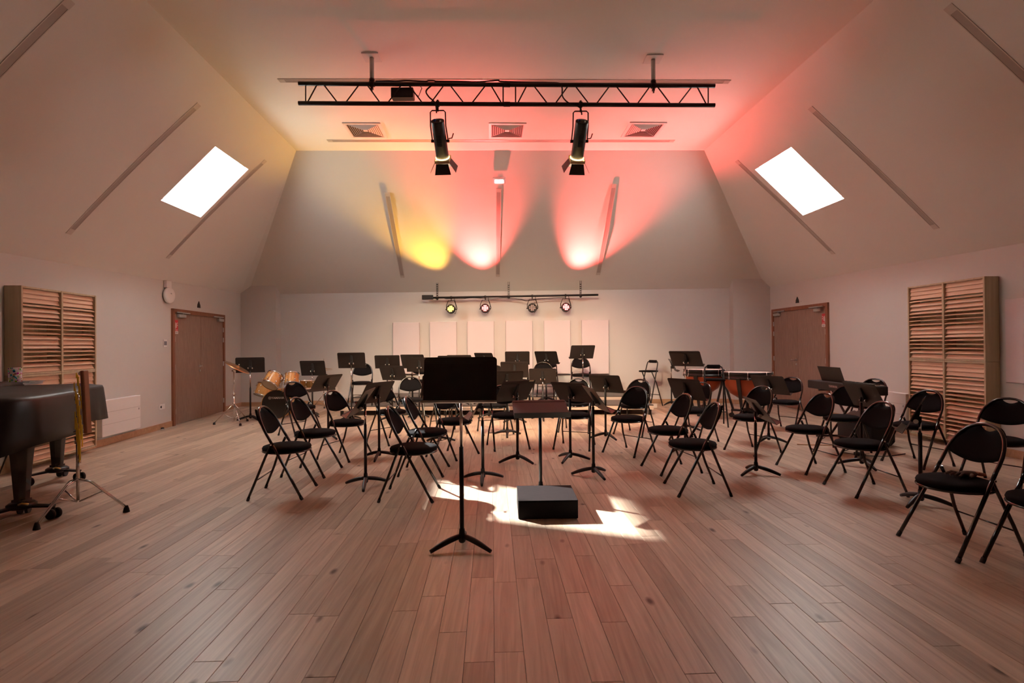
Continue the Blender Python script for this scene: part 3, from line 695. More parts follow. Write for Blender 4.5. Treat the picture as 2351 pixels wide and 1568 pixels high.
# ------------------------------------------------------------------ platforms
def platform(label, x0, x1, y0, y1, z, front=True):
    c = V(((x0 + x1) / 2, (y0 + y1) / 2, 0)); t = thing('stage_platform', label, 'platform', c, rad(-2.2) * 0 + math.atan(-.038), 'stage platforms')
    W = x1 - x0 - .006; D = y1 - y0 - .006
    MB().box((0, 0, z - .009), (W, D, .018)).build('deck', RISER, t)
    fr = MB()
    for s_ in (-1, 1): fr.box((0, s_ * (D / 2 - .015), z - .055), (W, .03, .075)); fr.box((s_ * (W / 2 - .015), 0, z - .055), (.03, D - .06, .075))
    fr.build('edge_frame', RISEDGE, t)
    for sx in (-1, 1):
        for sy in (-1, 1): MB().box((sx * (W / 2 - .06), sy * (D / 2 - .06), (z - .09) / 2), (.05, .05, z - .09)).build('leg', BLKP, t)
py_ = lambda x: 10.66 - .038 * x
for k in range(3):
    x0 = -3.50 + k * 2.1; nm = ('left', 'middle', 'right')[k]; y = py_(x0 + 1.05)
    platform('low dark stage platform with pale edge, front row, %s of three' % nm, x0, x0 + 2.1, y, y + 1.0, .20)
    platform('slightly higher dark stage platform against the back wall, %s of three' % nm, x0, x0 + 2.1, y + 1.0, y + 2.0, .28)

# ------------------------------------------------------------------ folding chairs
def fx(z): return .245 - .545 * z
def fy(z): return .243 - .038 * min(z, .56) / .56
def make_chair():
    root = ob('folding_chair', None)
    for s_ in (-1, 1):
        lg = MB().tube([(fx(z), s_ * fy(z), z) for z in (.012, .2, .4, .52)], .0125, 10).build('leg', BLK, root)
        MB().cyl((fx(0) + .001, s_ * .243, 0), (fx(.03), s_ * .2425, .03), .0145, 10).build('foot_cap', RUB, lg)
    for s_ in (-1, 1):
        lg = MB().tube([(-.245, s_ * .223, .012), (-.16, s_ * .217, .22), (-.095, s_ * .19, .40), (-.065, s_ * .19, .46), (-.042, s_ * .192, .51)], .0115, 10).build('leg', BLK, root)
        MB().cyl((-.246, s_ * .223, 0), (-.236, s_ * .2225, .03), .0135, 10).build('foot_cap', RUB, lg)
    pts = [(fx(z), s_ * fy(z), z) for s_, z in ((-1, .50), (-1, .56), (-1, .60))]
    for k in range(1, 16):
        a = pi - pi * k / 16; y = .205 * (abs(cos(a)) ** .85) * (1 if cos(a) > 0 else -1); z = .60 + .235 * sin(a) ** .95
        pts.append((fx(z) + .01 * sin(a), y, z))
    pts += [(fx(z), fy(z), z) for z in (.60, .56, .50)]
    MB().tube(pts, .0125, 10).build('back_frame', BLK, root)
    # seat
    st = MB(); prof = [(0, .424), (.19, .424), (.207, .432), (.212, .447), (.205, .463), (.17, .474), (.10, .479), (0, .481)]
    S = Matrix(((1.05, 0, 0), (0, .97, 0), (0, 0, 1)))
    st.lathe(prof, 36, S); o = st.build('seat', FAB, root); o.location = (.035, 0, 0)
    rg = [(.035 + .205 * cos(a) * 1.05, .205 * .98 * sin(a), .421) for a in [2 * pi * k / 32 for k in range(32)]]
    sr = MB().tube(rg, .009, 8, closed=True); sr.cyl((.0, -.215, .421), (.0, .215, .421), .007, 8); sr.cyl((.12, -.19, .421), (.12, .19, .421), .007, 8)
    sr.build('seat_ring', BLK, root)
    # backrest pad
    nu, nv = 22, 6; F_, B_ = [], []
    for i in range(nu + 1):
        u = -1 + 2 * i / nu; y = u * .197
        cc = (abs(y) / .205) ** (1 / .85); zt = .60 + .235 * max(0, 1 - cc * cc) ** .475 - .006
        if abs(u) < .36: zt = min(zt, .822 - .036 * cos(u / .36 * pi / 2) ** .7)
        zb = .632 - .048 * (1 - u * u)
        zt = max(zt, zb + .01)
        for j in range(nv + 1):
            v = j / nv; z = zb + (zt - zb) * v; bow = -.030 * (1 - u * u)
            ed = min(1, min(v, 1 - v) * 4) * min(1, (1 - abs(u)) * 5); th = .006 + .011 * sqrt(max(0, ed))
            F_.append((fx(z) + bow + th, y, z)); B_.append((fx(z) + bow - th, y, z))
    n_ = (nu + 1) * (nv + 1); ii = lambda i, j: i * (nv + 1) + j; fs = []
    for i in range(nu):
        for j in range(nv):
            q = (ii(i, j), ii(i + 1, j), ii(i + 1, j + 1), ii(i, j + 1)); fs += [q, tuple(k + n_ for k in q[::-1])]
    for i in range(nu):
        for j in (0, nv): q = (ii(i, j), ii(i + 1, j), ii(i + 1, j) + n_, ii(i, j) + n_); fs.append(q if j else q[::-1])
    for j in range(nv):
        for i in (0, nu): q = (ii(i, j), ii(i, j + 1), ii(i, j + 1) + n_, ii(i, j) + n_); fs.append(q if not i else q[::-1])
    MB().add(F_ + B_, fs, True).build('backrest', FAB, root)
    MB().cyl((-.175, -.217, .18), (-.175, .217, .18), .0055, 8).build('stretcher', BLK, root)
    for s_ in (-1, 1):
        MB().cyl((-.042, s_ * .185, .505), (-.038, s_ * .225, .505), .007, 8).cyl((.012, s_ * .20, .425), (.012, s_ * .225, .425), .007, 8).build('hinge_bolt', CHR, root)
    return root
CH = [
 (-2.205, 5.151, 0, 5, 'black folding chair at the left front of the arc, its whole side in view'),
 (-2.241, 5.986, 0, -4, 'black folding chair just behind the leftmost front chair of the arc'),
 (-2.131, 6.795, 0, -19, 'black folding chair third back on the left, behind the side-on music stand'),
 (-3.389, 8.556, 0, -34, 'black folding chair in front of the bass drum'),
 (-.968, 5.046, 0, 0, 'black folding chair in the front row just left of the foremost music stand'),
 (-.988, 5.977, 0, -1, 'black folding chair with sunlit seat, left of the foremost music stand'),
 (-.773, 6.845, 0, -30, 'black folding chair half hidden below the desk of the foremost music stand'),
 (-.077, 7.371, 0, -73, 'black folding chair behind the left tilted stand near the podium'),
 (-.289, 8.587, 0, -73, 'black folding chair two rows behind the podium, behind the tilted desk'),
 (-1.811, 9.543, 0, -78, 'black folding chair facing forward between the small stands left of the foremost desk'),
 (-1.800, 7.85, 0, -34, 'black folding chair behind the large angled desk left of centre'),
 (-3.121, 11.103, .20, -84, 'black folding chair standing on the left end of the stage platform'),
 (-1.05, 8.62, 0, -62, 'black folding chair behind the foremost desk, only its legs and lower back seen'),
 (-1.0, 10.12, 0, -90, 'black folding chair far behind the foremost desk, only a dark seat edge seen'),
 (.850, 7.332, 0, -109, 'black folding chair behind the right tilted stand near the podium'),
 (1.033, 8.701, 0, -109, 'black folding chair two rows behind the podium on its right side'),
 (1.520, 11.85, .28, -93, 'black folding chair under the highest music stand on the rear platform'),
 (.78, 11.85, .28, -92, 'black folding chair on the rear platform behind the slanted small stand'),
 (.64, 10.93, .20, -90, 'black folding chair facing forward on the front platform right of centre'),
 (-1.95, 11.45, .20, -88, 'black folding chair on the platform behind the stands left of the foremost desk'),
 (.13, 11.35, .20, -92, 'black folding chair on the platform behind the stacked pair of small desks'),
 (1.756, 5.142, 0, 179, 'black folding chair at the right front of the arc, seen side-on facing left'),
 (1.759, 5.975, 0, 191, 'black folding chair second back on the right, behind the front side-on chair'),
 (1.507, 6.940, 0, 222, 'black folding chair third back on the right, beside the angled stand'),
 (1.911, 8.375, 0, 229, 'black folding chair at the right end of the stage platform'),
 (2.605, 7.703, 0, 213, 'black folding chair behind the wide desk in front of the small timpani'),
 (3.101, 6.934, 0, 204, 'black folding chair in front of the large timpani'),
 (3.299, 5.955, 0, 189, 'black folding chair right of the side-on right stand'),
 (3.319, 5.068, 0, 181, 'black folding chair in front of the stand before the keyboard'),
 (4.419, 8.653, 0, 215, 'black folding chair in front of the right double door'),
 (5.381, 8.106, 0, 209, 'black folding chair farthest right at the back, by the right heater'),
 (4.649, 6.162, 0, 196, 'black folding chair in front of the right slatted panel'),
 (4.20, 6.82, 0, 215, 'black folding chair hidden behind the stand next to the keyboard'),
 (3.044, 3.662, 0, 183, 'large near black folding chair at right with gloves on its seat'),
 (4.718, 5.201, 0, 205, 'black folding chair cut by the right edge behind the chair with gloves'),
 (3.26, 3.22, 0, 192, 'nearest black folding chair, cut by the right edge of the photo')]
proto = make_chair()
ALLCH = []
for i, (x, y, z, a, lab) in enumerate(CH):
    o = proto if i == 0 else copy_tree(proto)
    o.location = (x, y, z); o.rotation_euler = (0, 0, rad(a)); tag(o, lab, 'chair', 'black folding chairs of the orchestra'); ALLCH.append(o)

# ------------------------------------------------------------------ music stands
def round_rect(w_, h_, r, top_only=True, n=5):
    p = [(-w_ / 2, -h_ / 2), (w_ / 2, -h_ / 2)]
    for k in range(n + 1): a = pi / 2 * k / n; p.append((w_ / 2 - r + r * cos(a), h_ / 2 - r + r * sin(a)))
    for k in range(n + 1): a = pi / 2 + pi / 2 * k / n; p.append((-w_ / 2 + r + r * cos(a), h_ / 2 - r + r * sin(a)))
    return p
RX = Matrix.Rotation(pi / 2, 3, 'X')      # maps xy-polygon (x,y) -> (x,z), thickness to -y
desk_mb = MB().prism(round_rect(.508, .318, .025), .003, RX)
for zz in (.118, .132): desk_mb.box((0, -.0035, zz), (.500, .003, .004)); desk_mb.box((0, .0008, zz), (.500, .002, .004))
DESKM = desk_mb.mesh('desk', DESK)
LIPM = MB().box((0, .026, -.159), (.512, .055, .003)).box((0, .053, -.1545), (.512, .002, .011)).mesh('ledge', DESK)
br_mb = MB(); br_mb.add([(-.022, -.003, .10), (.022, -.003, .10), (.03, -.003, -.07), (-.03, -.003, -.07), (-.012, -.012, .10), (.012, -.012, .10), (.024, -.05, -.05), (-.024, -.05, -.05)], [(3, 2, 1, 0), (4, 5, 6, 7), (0, 1, 5, 4), (1, 2, 6, 5), (2, 3, 7, 6), (3, 0, 4, 7)])
BRKM = br_mb.mesh('mounting_bracket', MATTE)
KNBM = MB().cyl((-.046, -.036, -.05), (-.026, -.036, -.05), .019, 16).cyl((.026, -.036, -.05), (.046, -.036, -.05), .019, 16).mesh('tension_knob', CHR)
ft_mb = MB(); pts = []; rs = []
for k in range(9):
    s_ = k / 8; pts.append((.015 + .222 * s_, 0, .080 - .018 * s_ - .047 * s_ ** 1.3 + .004 * sin(s_ * pi))); rs.append(.018 + .004 * sin(s_ * pi) - .005 * s_)
ft_mb.tube(pts, rs, 10); FOOTM = ft_mb.mesh('foot', BLKP)
HUBM = MB().lathe([(.016, .035), (.024, .045), (.026, .085), (.021, .105), (.019, .13)], 16).mesh('hub', BLKP)
OUTM = MB().cyl((0, 0, .10), (0, 0, .62), .0155, 14).mesh('outer_tube', BLKP)
INM = MB().cyl((0, 0, 0), (0, 0, 1), .0105, 12).mesh('inner_tube', CHR)
STUBM = MB().cyl((0, 0, -.02), (0, 0, .03), .014, 12).mesh('joint', MATTE)
def stand(x, y, b, psi, tilt, zc, lab, fr=None, foot=30, out=.62, extra=None):
    t = thing('music_stand', lab, 'music stand', (x, y, b), rad(psi - 90), 'black music stands')
    for k in range(3): ob('foot', FOOTM, t, None, (0, 0, rad(foot + 120 * k - (psi - 90))))
    ob('hub', HUBM, t)
    ou = ob('outer_tube', OUTM, t); zt = zc - .05
    top_out = min(out, zt - .035); ou.scale = (1, 1, (top_out) / .62)
    it = ob('inner_tube', INM, t, (0, 0, top_out - .02)); it.scale = (1, 1, max(.03, zt - top_out + .02))
    ob('joint', STUBM, t, (0, 0, zt))
    d = ob('desk', DESKM, t, (0, .036, zc), (rad(tilt), 0, 0))
    ob('ledge', LIPM, d); ob('mounting_bracket', BRKM, d); ob('tension_knob', KNBM, d)
    return t, d
ST = [  # x, y, base, psi, tilt, z desk, foot angle, tube top
 (-.360, 3.742, 0, -92, 12, 1.170, -30 + 0, .70, 'tall foremost black music stand, desk facing the camera, in the front centre'),
 (.255, 5.000, 0, -86, 66, .815, 90, 9, 'black conductor stand with nearly flat desk right behind the podium'),
 (-5.044, 10.315, 0, 113, 22, 1.060, 210, .62, 'black music stand next to the left door behind the cymbal'),
 (-4.011, 10.749, 0, 88, 18, .97, 200, .62, 'black music stand right of the drum kit with upright desk'),
 (-2.821, 8.195, 0, 153, 37, .848, 200, .62, 'black music stand with tilted desk between drum kit and left chairs'),
 (-3.039, 10.119, 0, 96, 22, 1.138, 60, .62, 'tall black music stand in front of the chair on the platform left end'),
 (-2.591, 11.109, .2, 98, 30, .875, 60, .5, 'black music stand on the left platform, third desk from the left end'),
 (-2.260, 10.066, 0, 75, 28, .895, 60, .62, 'small looking black stand in front of the platform, lower left pair'),
 (-2.050, 11.004, .2, 78, 25, .880, 60, .5, 'black stand on the platform peeking over the desk left of the foremost stand'),
 (-1.836, 10.564, 0, 92, 26, 1.03, 90, .62, 'black stand directly left of the foremost desk, with bright knob'),
 (-1.673, 6.707, 0, 152, 32, .825, -90, 9, 'large angled black music stand behind the left chairs'),
 (-1.483, 5.392, 0, 183, 35, .845, -80, .62, 'black music stand seen edge-on in front of the left chairs'),
 (.055, 6.427, 0, 128, 36, .853, 200, 9, 'tilted black stand with a pale sticker, left behind the podium'),
 (.695, 6.497, 0, 47, 39, .826, -120, 9, 'tilted black music stand right behind the podium'),
 (.860, 5.735, 0, 6, 36, .821, -70, 9, 'black music stand turned sideways right of the podium'),
 (1.381, 7.975, 0, 52, 32, .813, -60, 9, 'black music stand left of the right chairs, in front of the platform'),
 (1.448, 10.977, .2, 100, 30, 1.046, 90, .62, 'highest black music stand on the platform, before the rightmost white panel'),
 (.722, 11.40, .2, 65, 30, .925, 90, .5, 'slanted black stand on the platform right of centre'),
 (.107, 11.069, .2, 89, 28, .929, 90, .5, 'black stand on the platform at the upper centre, desk edge on'),
 (.039, 9.751, 0, 85, 22, .952, 90, .62, 'worn brown-black stand below the upper centre stand'),
 (.565, 10.00, 0, 84, 28, .82, -90, .62, 'black stand in front of the forward facing chair right of centre'),
 (-.085, 8.292, 0, 97, 34, .876, -90, 9, 'black stand partly behind the right edge of the foremost desk'),
 (-1.094, 9.608, 0, 72, 25, 1.077, 90, .62, 'black stand whose top edge shows above the foremost desk at its left'),
 (-1.077, 10.904, .2, 82, 25, .864, 90, .5, 'black stand on the platform showing above the middle of the foremost desk'),
 (-.581, 11.002, .2, 50, 25, .902, 90, .5, 'slanted black stand above the right corner of the foremost desk'),
 (-.455, 10.32, 0, 70, 25, .866, 90, .62, 'low black stand mostly hidden behind the right side of the foremost desk'),
 (-1.053, 7.739, 0, 115, 20, .835, -90, .62, 'black stand mostly hidden behind the left side of the foremost desk'),
 (2.795, 8.655, 0, 52, 38, 1.157, 210, .72, 'tall black music stand before the small timpani'),
 (3.619, 12.20, 0, -10, 28, .910, 210, .62, 'narrow side-on black stand by the back wall, left of the timpani'),
 (2.253, 7.013, 0, 34, 28, .805, 210, 9, 'wide black stand between the right chairs and the small timpani'),
 (3.610, 7.566, 0, 31, 33, .809, 210, 9, 'black stand in front of the large timpani and the right door'),
 (2.602, 5.749, 0, -8, 38, .69, 210, .55, 'low black stand turned sideways among the right chairs'),
 (3.928, 6.043, 0, 5, 28, .806, -90, 9, 'black stand in front of the digital piano'),
 (3.513, 4.627, 0, 139, 25, .779, 210, .62, 'black stand seen edge-on beside the chair with gloves'),
 (-.313, 5.560, 0, 178, 30, .80, -90, .62, 'black stand edge-on right behind the foremost stand, in the sunlit patch')]
SD = []
for (x, y, b, psi, tilt, zc, ft_, out, lab) in ST:
    SD.append(stand(x, y, b, psi, tilt, zc, lab, foot=ft_, out=out))
MB().box((.185, -.0045, .146), (.07, .0015, .020)).build('sticker', mat('cream_paper', (.72, .62, .42), .7), SD[12][1])

MB().box((0, .0545, -.1545), (.514, .0012, .012)).box((0, .026, -.1612), (.514, .055, .001)).build('worn_edge', mat('worn_aluminium', (.50, .48, .42), .4, .6), SD[0][1])
# ------------------------------------------------------------------ podium
pq = [atz(1190.3, 1193, 0), atz(1327.5, 1191, 0)]
d = (pq[1] - pq[0]); d.z = 0; W = d.length; d.normalize(); n = V((-d.y, d.x, 0))
t = thing('podium', 'low dark wooden conductor podium box on the floor in the centre', 'podium', (pq[0] + pq[1]) / 2 + n * .23, math.atan2(d.y, d.x))
POD = mat('podium_paint', (.009, .006, .0065), .7, spec=.12, noise=.5, nscale=14, bump=.4)
MB().box((0, 0, .073), (W, .46, .140), None, .004).build('box_body', POD, t)
MB().box((0, 0, .1465), (W + .002, .462, .008), None, .002).build('top_board', POD, t)

# ------------------------------------------------------------------ covered grand piano
CLOTH = mat('piano_cloth', (.011, .0105, .011), .45, bump=.25, nscale=8)
OUT = [(-5.30, 4.20), (-4.6, 4.02), (-3.95, 4.08), (-3.84, 4.24), (-3.92, 4.75), (-4.00, 5.00), (-4.22, 5.30), (-4.28, 5.55), (-4.40, 5.80), (-4.75, 5.92), (-5.20, 5.93), (-5.36, 5.4)]
def smooth_loop(P, it=2):
    for _ in range(it):
        Q = []
        for i in range(len(P)): a, b = V(P[i]), V(P[(i + 1) % len(P)]); Q += [a * .75 + b * .25, a * .25 + b * .75]
        P = Q
    return P
LP = smooth_loop(OUT, 2); cx = sum(p[0] for p in LP) / len(LP); cy = sum(p[1] for p in LP) / len(LP)
piano = thing('grand_piano', 'black grand piano under a dark cover at the left edge', 'piano', (cx, cy, 0))
MB().prism([((p[0] - cx) * .93, (p[1] - cy) * .93) for p in LP], .30, Matrix.Identity(3)).build('case', BLK, piano).location = (0, 0, .69)
cov = MB(); K = len(LP); rows = []
def drop(p):
    # hem height differs round the edge
    return .585 + .055 * sin(p[0] * 5.1 + p[1] * 3.3) + (.06 if p[1] > 5.1 else 0)
for k, (sc, z) in enumerate([(.5, 1.022), (.93, 1.02), (.985, 1.012), (1.0, .99)]):
    rows.append([V((cx + (p[0] - cx) * sc, cy + (p[1] - cy) * sc, z + .006 * sin(p[0] * 9) * (k < 2))) for p in LP])
for f_ in (.25, .5, .75, 1.0):
    r_ = []
    for i, p in enumerate(LP):
        hz = drop(p); z = .99 + (hz - .99) * f_; fl_ = .045 * f_ * (sin(i * 1.1) * .5 + sin(i * .47 + 1) * .5) + .02 * f_
        dv = V((p[0] - cx, p[1] - cy, 0)).normalized(); r_.append(V((p[0], p[1], z)) + dv * fl_)
    rows.append(r_)
vs = [q for r_ in rows for q in r_]; fs = []
for a in range(len(rows) - 1):
    for i in range(K): fs.append((a * K + i, a * K + (i + 1) % K, (a + 1) * K + (i + 1) % K, (a + 1) * K + i))
vs.append(V((cx, cy, 1.022))); fs += [(len(vs) - 1, (i + 1) % K, i) for i in range(K)]
o = MB().add(vs, fs, True).build('piano_cover', CLOTH); tag(o, 'dark leatherette cover draped over the grand piano', 'cover')
so_ = o.modifiers.new('thickness', 'SOLIDIFY'); so_.thickness = .004
LEGS = [(-4.05, 4.42, 'near'), (-4.86, 5.72, 'rear')]
for lx, ly, nm in LEGS:
    l = MB(); sec = [(.17, .64), (.15, .56), (.125, .40), (.095, .17)]
    for (a0, z0), (a1, z1) in zip(sec, sec[1:]):
        vs = []
        for a_, z_ in ((a0, z0), (a1, z1)):
            for k in range(8): an = 2 * pi * k / 8 + pi / 8; vs.append((a_ * .55 * cos(an), a_ * .55 * sin(an), z_))
        l.add(vs, [(k, (k + 1) % 8, 8 + (k + 1) % 8, 8 + k) for k in range(8)])
    l.box((0, 0, .665), (.22, .22, .07), None, .01); l.box((0, 0, .165), (.09, .09, .02))
    l.build('leg', BLK, piano).location = (lx - cx, ly - cy, 0)
    dl = thing('piano_dolly', 'black three-wheeled castor dolly under the %s piano leg' % nm, 'dolly', (lx, ly, 0), .35 if nm == 'near' else .2)
    MB().lathe([(0, .10), (.085, .10), (.10, .115), (.10, .135), (.08, .150), (0, .150)], 24).build('cup', BLKP, dl)
    for k in range(3):
        a_ = 2 * pi * k / 3 + (-.2); R_ = Matrix.Rotation(a_, 3, 'Z')
        MB().add([R_ @ V(q) for q in [(.07, -.03, .105), (.07, .03, .105), (.24, .022, .098), (.24, -.022, .098), (.07, -.03, .125), (.07, .03, .125), (.24, .022, .112), (.24, -.022, .112)]], [(3, 2, 1, 0), (4, 5, 6, 7), (0, 1, 5, 4), (1, 2, 6, 5), (2, 3, 7, 6), (3, 0, 4, 7)]).build('arm', BLKP, dl)
        cs = MB(); c_ = R_ @ V((.235, 0, 0)); tv = R_ @ V((.3, 1, 0)).normalized()
        for s_ in (-1, 1): cs.cyl(c_ + V((0, 0, .042)) + tv * (s_ * .026 - .012), c_ + V((0, 0, .042)) + tv * (s_ * .026 + .012), .042, 18)
        cs.cyl(c_ + V((0, 0, .05)), c_ + V((0, 0, .10)), .012); cs.cyl(c_ + V((0, 0, .042)) - tv * .03, c_ + V((0, 0, .042)) + tv * .03, .010)
        cs.build('castor', RUB, dl)
    MB().tube([(.02, -.10, .15), (.05, -.12, .165), (.09, -.11, .15)], .008, 6).build('brass_catch', mat('brass', (.65, .45, .16), .3, .9), dl)
# piano prop seen at the very left edge
o = MB().tube([atz(-3, 1092, 0), aty(18, 1040, atz(-3, 1092, 0).y - .1)], .008, 8).build('thin_rod', BLKP); tag(o, 'thin black rod leaning under the piano at the left edge of the photo', 'rod')
# books and tin on the piano
zt = 1.026
def onp(px, py, z=zt): return atz(px, py, z)
c = onp(30, 884); bm = [((-.02, 0), .0, .012, (.33, .24), .06, (.45, .47, .50)), ((.0, .0), .012, .016, (.31, .23), -.04, (.20, .22, .26)), ((.02, .01), .028, .010, (.30, .21), .10, (.12, .14, .15))]
for i, ((dx, dy), z0, th, (bw, bh), rz, colr) in enumerate(bm):
    t = thing('music_book', ('pale thick', 'grey', 'dark green topped')[i] + ' music book in the pile on the piano cover, ' + ('lowest', 'middle', 'topmost')[i], 'book', (c.x + .02 + dx, c.y + .05 + dy, zt + z0), rz, 'music books on the piano')
    MB().box((0, 0, th / 2), (bw, bh, th - .003)).build('pages', mat('paper_white', (.70, .70, .70), .8), t)
    MB().box((0, 0, th - .001), (bw + .004, bh + .004, .0016)).box((0, 0, .001), (bw + .004, bh + .004, .0016)).build('cover', mat('book_cover_%d' % i, colr, .4), t)
c = onp(36, 880)
tin = bpy.data.materials.new('flower_print'); tin.use_nodes = True; nt = tin.node_tree; b = nt.nodes['Principled BSDF']; b.inputs['Roughness'].default_value = .25
g = nt.nodes.new('ShaderNodeNewGeometry'); vo = nt.nodes.new('ShaderNodeTexVoronoi'); vo.inputs['Scale'].default_value = 42; nt.links.new(g.outputs['Position'], vo.inputs['Vector'])
hs = nt.nodes.new('ShaderNodeHueSaturation'); hs.inputs['Saturation'].default_value = 1.8; hs.inputs['Value'].default_value = .45; nt.links.new(vo.outputs['Color'], hs.inputs['Color'])
rp = nt.nodes.new('ShaderNodeValToRGB'); rp.color_ramp.elements[0].position = .42; rp.color_ramp.elements[1].position = .5; nt.links.new(vo.outputs['Distance'], rp.inputs[0])
mx = nt.nodes.new('ShaderNodeMix'); mx.data_type = 'RGBA'; nt.links.new(rp.outputs[0], mx.inputs[0]); nt.links.new(hs.outputs[0], mx.inputs[6]); mx.inputs[7].default_value = (.62, .62, .60, 1); nt.links.new(mx.outputs[2], b.inputs['Base Color'])
zb = zt + .040; c = atz(35, 877, zb)
t = thing('tin_canister', 'round tin with bright flower print standing on the music books', 'tin', c)
MB().lathe([(0, 0), (.052, 0), (.054, .004), (.054, .125), (0, .125)], 32).build('body', tin, t)
MB().lathe([(.056, .110), (.0565, .112), (.0565, .147), (.052, .151), (0, .151)], 32).build('lid', tin, t)

# ------------------------------------------------------------------ chime stand
t = thing('chime_stand', 'chrome tripod cymbal stand with braced legs in front of the piano', 'stand', (-3.70, 4.56, 0))
hub = V((0, 0, 0))
MB().cyl((0, 0, .12), (0, 0, .64), .0125, 14).build('lower_tube', CHR, t)
MB().cyl((0, 0, .52), (.0, 0, .76), .010, 12).build('middle_tube', CHR, t)
MB().cyl((.03, -.02, .50), (.015, -.02, .98), .010, 12).cyl((.03, -.02, .44), (.03, -.02, .50), .012).build('boom_tube', CHR, t)
MB().cyl((0, 0, .60), (0, 0, .66), .022).cyl((.02, -.01, .75), (.02, -.01, .80), .02).cyl((-.03, 0, .70), (.05, -.01, .72), .008).build('clamp', CHR, t)
MB().lathe([(0, 0), (.02, .0), (.02, .05), (0, .06)], 12).build('tilter', CHR, t).location = (.015, -.02, .97)
MB().tube([(.0, -.02, 1.0), (.05, -.02, 1.03), (.12, -.02, 1.03)], .007, 8).build('support_arm', CHR, t)
for k, a_ in enumerate((-1.62, .15, 2.75)):
    R_ = Matrix.Rotation(a_, 3, 'Z'); lg = MB()
    for s_ in (-1, 1): lg.tube([R_ @ V((.015, s_ * .009, .30)), R_ @ V((.10, s_ * .009, .275)), R_ @ V((.37, s_ * .009, .045))], .006, 6)
    lo_ = lg.build('leg', CHR, t)
    MB().tube([R_ @ V((.012, 0, .11)), R_ @ V((.20, 0, .19))], .007, 6).build('leg_brace', CHR, t)
    MB().lathe([(0, 0), (.026, 0), (.020, .03), (.012, .055), (0, .055)], 12).build('rubber_foot', RUB, lo_).location = R_ @ V((.375, 0, 0))
tr_ = thing('mark_tree', 'wooden bar of yellow chime tubes hanging upright from the chrome stand', 'chimes', (-3.60, 4.50, 1.0))
BRASS = mat('yellow_chime', (.85, .60, .04), .35, .1)
p0 = V((.0, 0, .225)); p1 = V((.03, -.02, -.30))
MB().box((p0 + p1) / 2 + V((.012, 0, 0)), (.032, .06, (p0 - p1).length), Matrix.Rotation(-.055, 3, 'Y'), .006).build('bar', ROSE, tr_)
MB().cyl((.0, -.032, .20), (.0, -.036, .20), .016, 14).build('badge', STEEL, tr_)
for k in range(34):
    s_ = k / 33; q = p0.lerp(p1, s_) + V((-.026 + .018 * ((k * 7) % 5 - 2) / 2, -.02 - .012 * (k % 3), -.02)); L = .045 + .17 * s_
    MB().cyl(q, q - V((0, 0, L)), .0042, 8).build('chime', BRASS, tr_)

# ------------------------------------------------------------------ drum kit
def on_floor(px, py): return atz(px, py, 0)
def drum_at(name, label, cat, c, ax, r, L, shell=MAPLE, head=WHITE, grp=None, mount=True, lugs=6, headmat2=None):
    t = thing(name, label, cat, c, 0, grp); ax = ax.normalized(); X = ax.cross(V((0, 1, .01))).normalized(); M = frame(X, ax.cross(X), ax)
    MB().lathe([(r, -L / 2), (r, L / 2)], 36, M).build('shell', shell, t)
    for s_ in (-1, 1):
        MB().lathe([(r + .001, s_ * (L / 2 - .012)), (r + .010, s_ * (L / 2 - .010)), (r + .010, s_ * (L / 2 + .012)), (r + .001, s_ * (L / 2 + .012))], 36, M).build('hoop', CHR, t)
        MB().lathe([(0, s_ * (L / 2 + .004)), (r, s_ * (L / 2 + .004))], 36, M).build('drum_head', (headmat2 or head) if s_ < 0 else head, t)
    for k in range(lugs):
        a_ = 2 * pi * k / lugs + .3; lm = MB(); o_ = M @ V((cos(a_) * (r + .014), sin(a_) * (r + .014), 0))
        for s_ in (-1, 1):
            lm.cyl(o_ + ax * s_ * (L * .18), o_ + ax * s_ * (L * .32), .010, 8); lm.cyl(o_ + ax * s_ * (L * .3), o_ + ax * s_ * (L / 2 + .014), .0035, 6)
        lm.build('lug', CHR, t)
    return t, M
HEAD = mat('drum_head_film', (.50, .40, .28), .3)
BHEAD = mat('black_head', (.018, .016, .015), .30)
dc = V((-4.62, 10.45, .285))
dax = V((.10, -1, 0)).normalized()       # bass drum faces the camera
bd, M = drum_at('bass_drum', 'bass drum with black front head and maker name lettering', 'drum', dc + V((0, .2, 0)), dax, .275, .40, MAPLE, BHEAD, None, lugs=8)
for ch in bd.children:
    if ch.name.startswith('hoop'): ch.data.materials[0] = MAPLE
# lettering on the head, real flat print
Xh = V((0, 0, 1)).cross(dax).normalized(); LETLOC = dax * .2055 + V((.025, 0, .125)); LETROT = frame(Xh, V((0, 0, 1)), dax)
em = MB(); M2 = frame(Xh, V((0, 0, 1)), dax); em.lathe([(.024, 0), (.028, 0)], 24, M2)
for k in range(3):
    a_ = pi * k / 3; em.box((0, 0, 0), (.004, .046, .0006), M2 @ Matrix.Rotation(a_, 3, 'Z'))
e_ = em.build('round_emblem', mat('print_white', (.75, .73, .72)), bd); e_.location = dax * .206 + V((0, 0, .125)) - Xh * .125
for s_ in (-1, 1): MB().tube([V((s_ * .24, .05, -.10)), V((s_ * .34, -.12, -.28))], .008, 8).build('spur', CHR, bd)
s0 = 117.0
def dpt(px, py, y): return aty(px, py, y)
drum_at('rack_tom', 'maple tom drum tilted above the bass drum, left of two', 'drum', dpt(626, 873, 10.30), V((.22, .62, .75)), .150, .235, MAPLE, HEAD, 'drum kit toms')
drum_at('rack_tom', 'small maple tom drum tilted above the bass drum, right of two', 'drum', dpt(670, 870, 10.35), V((-.10, .40, .9)), .125, .20, MAPLE, HEAD, 'drum kit toms')
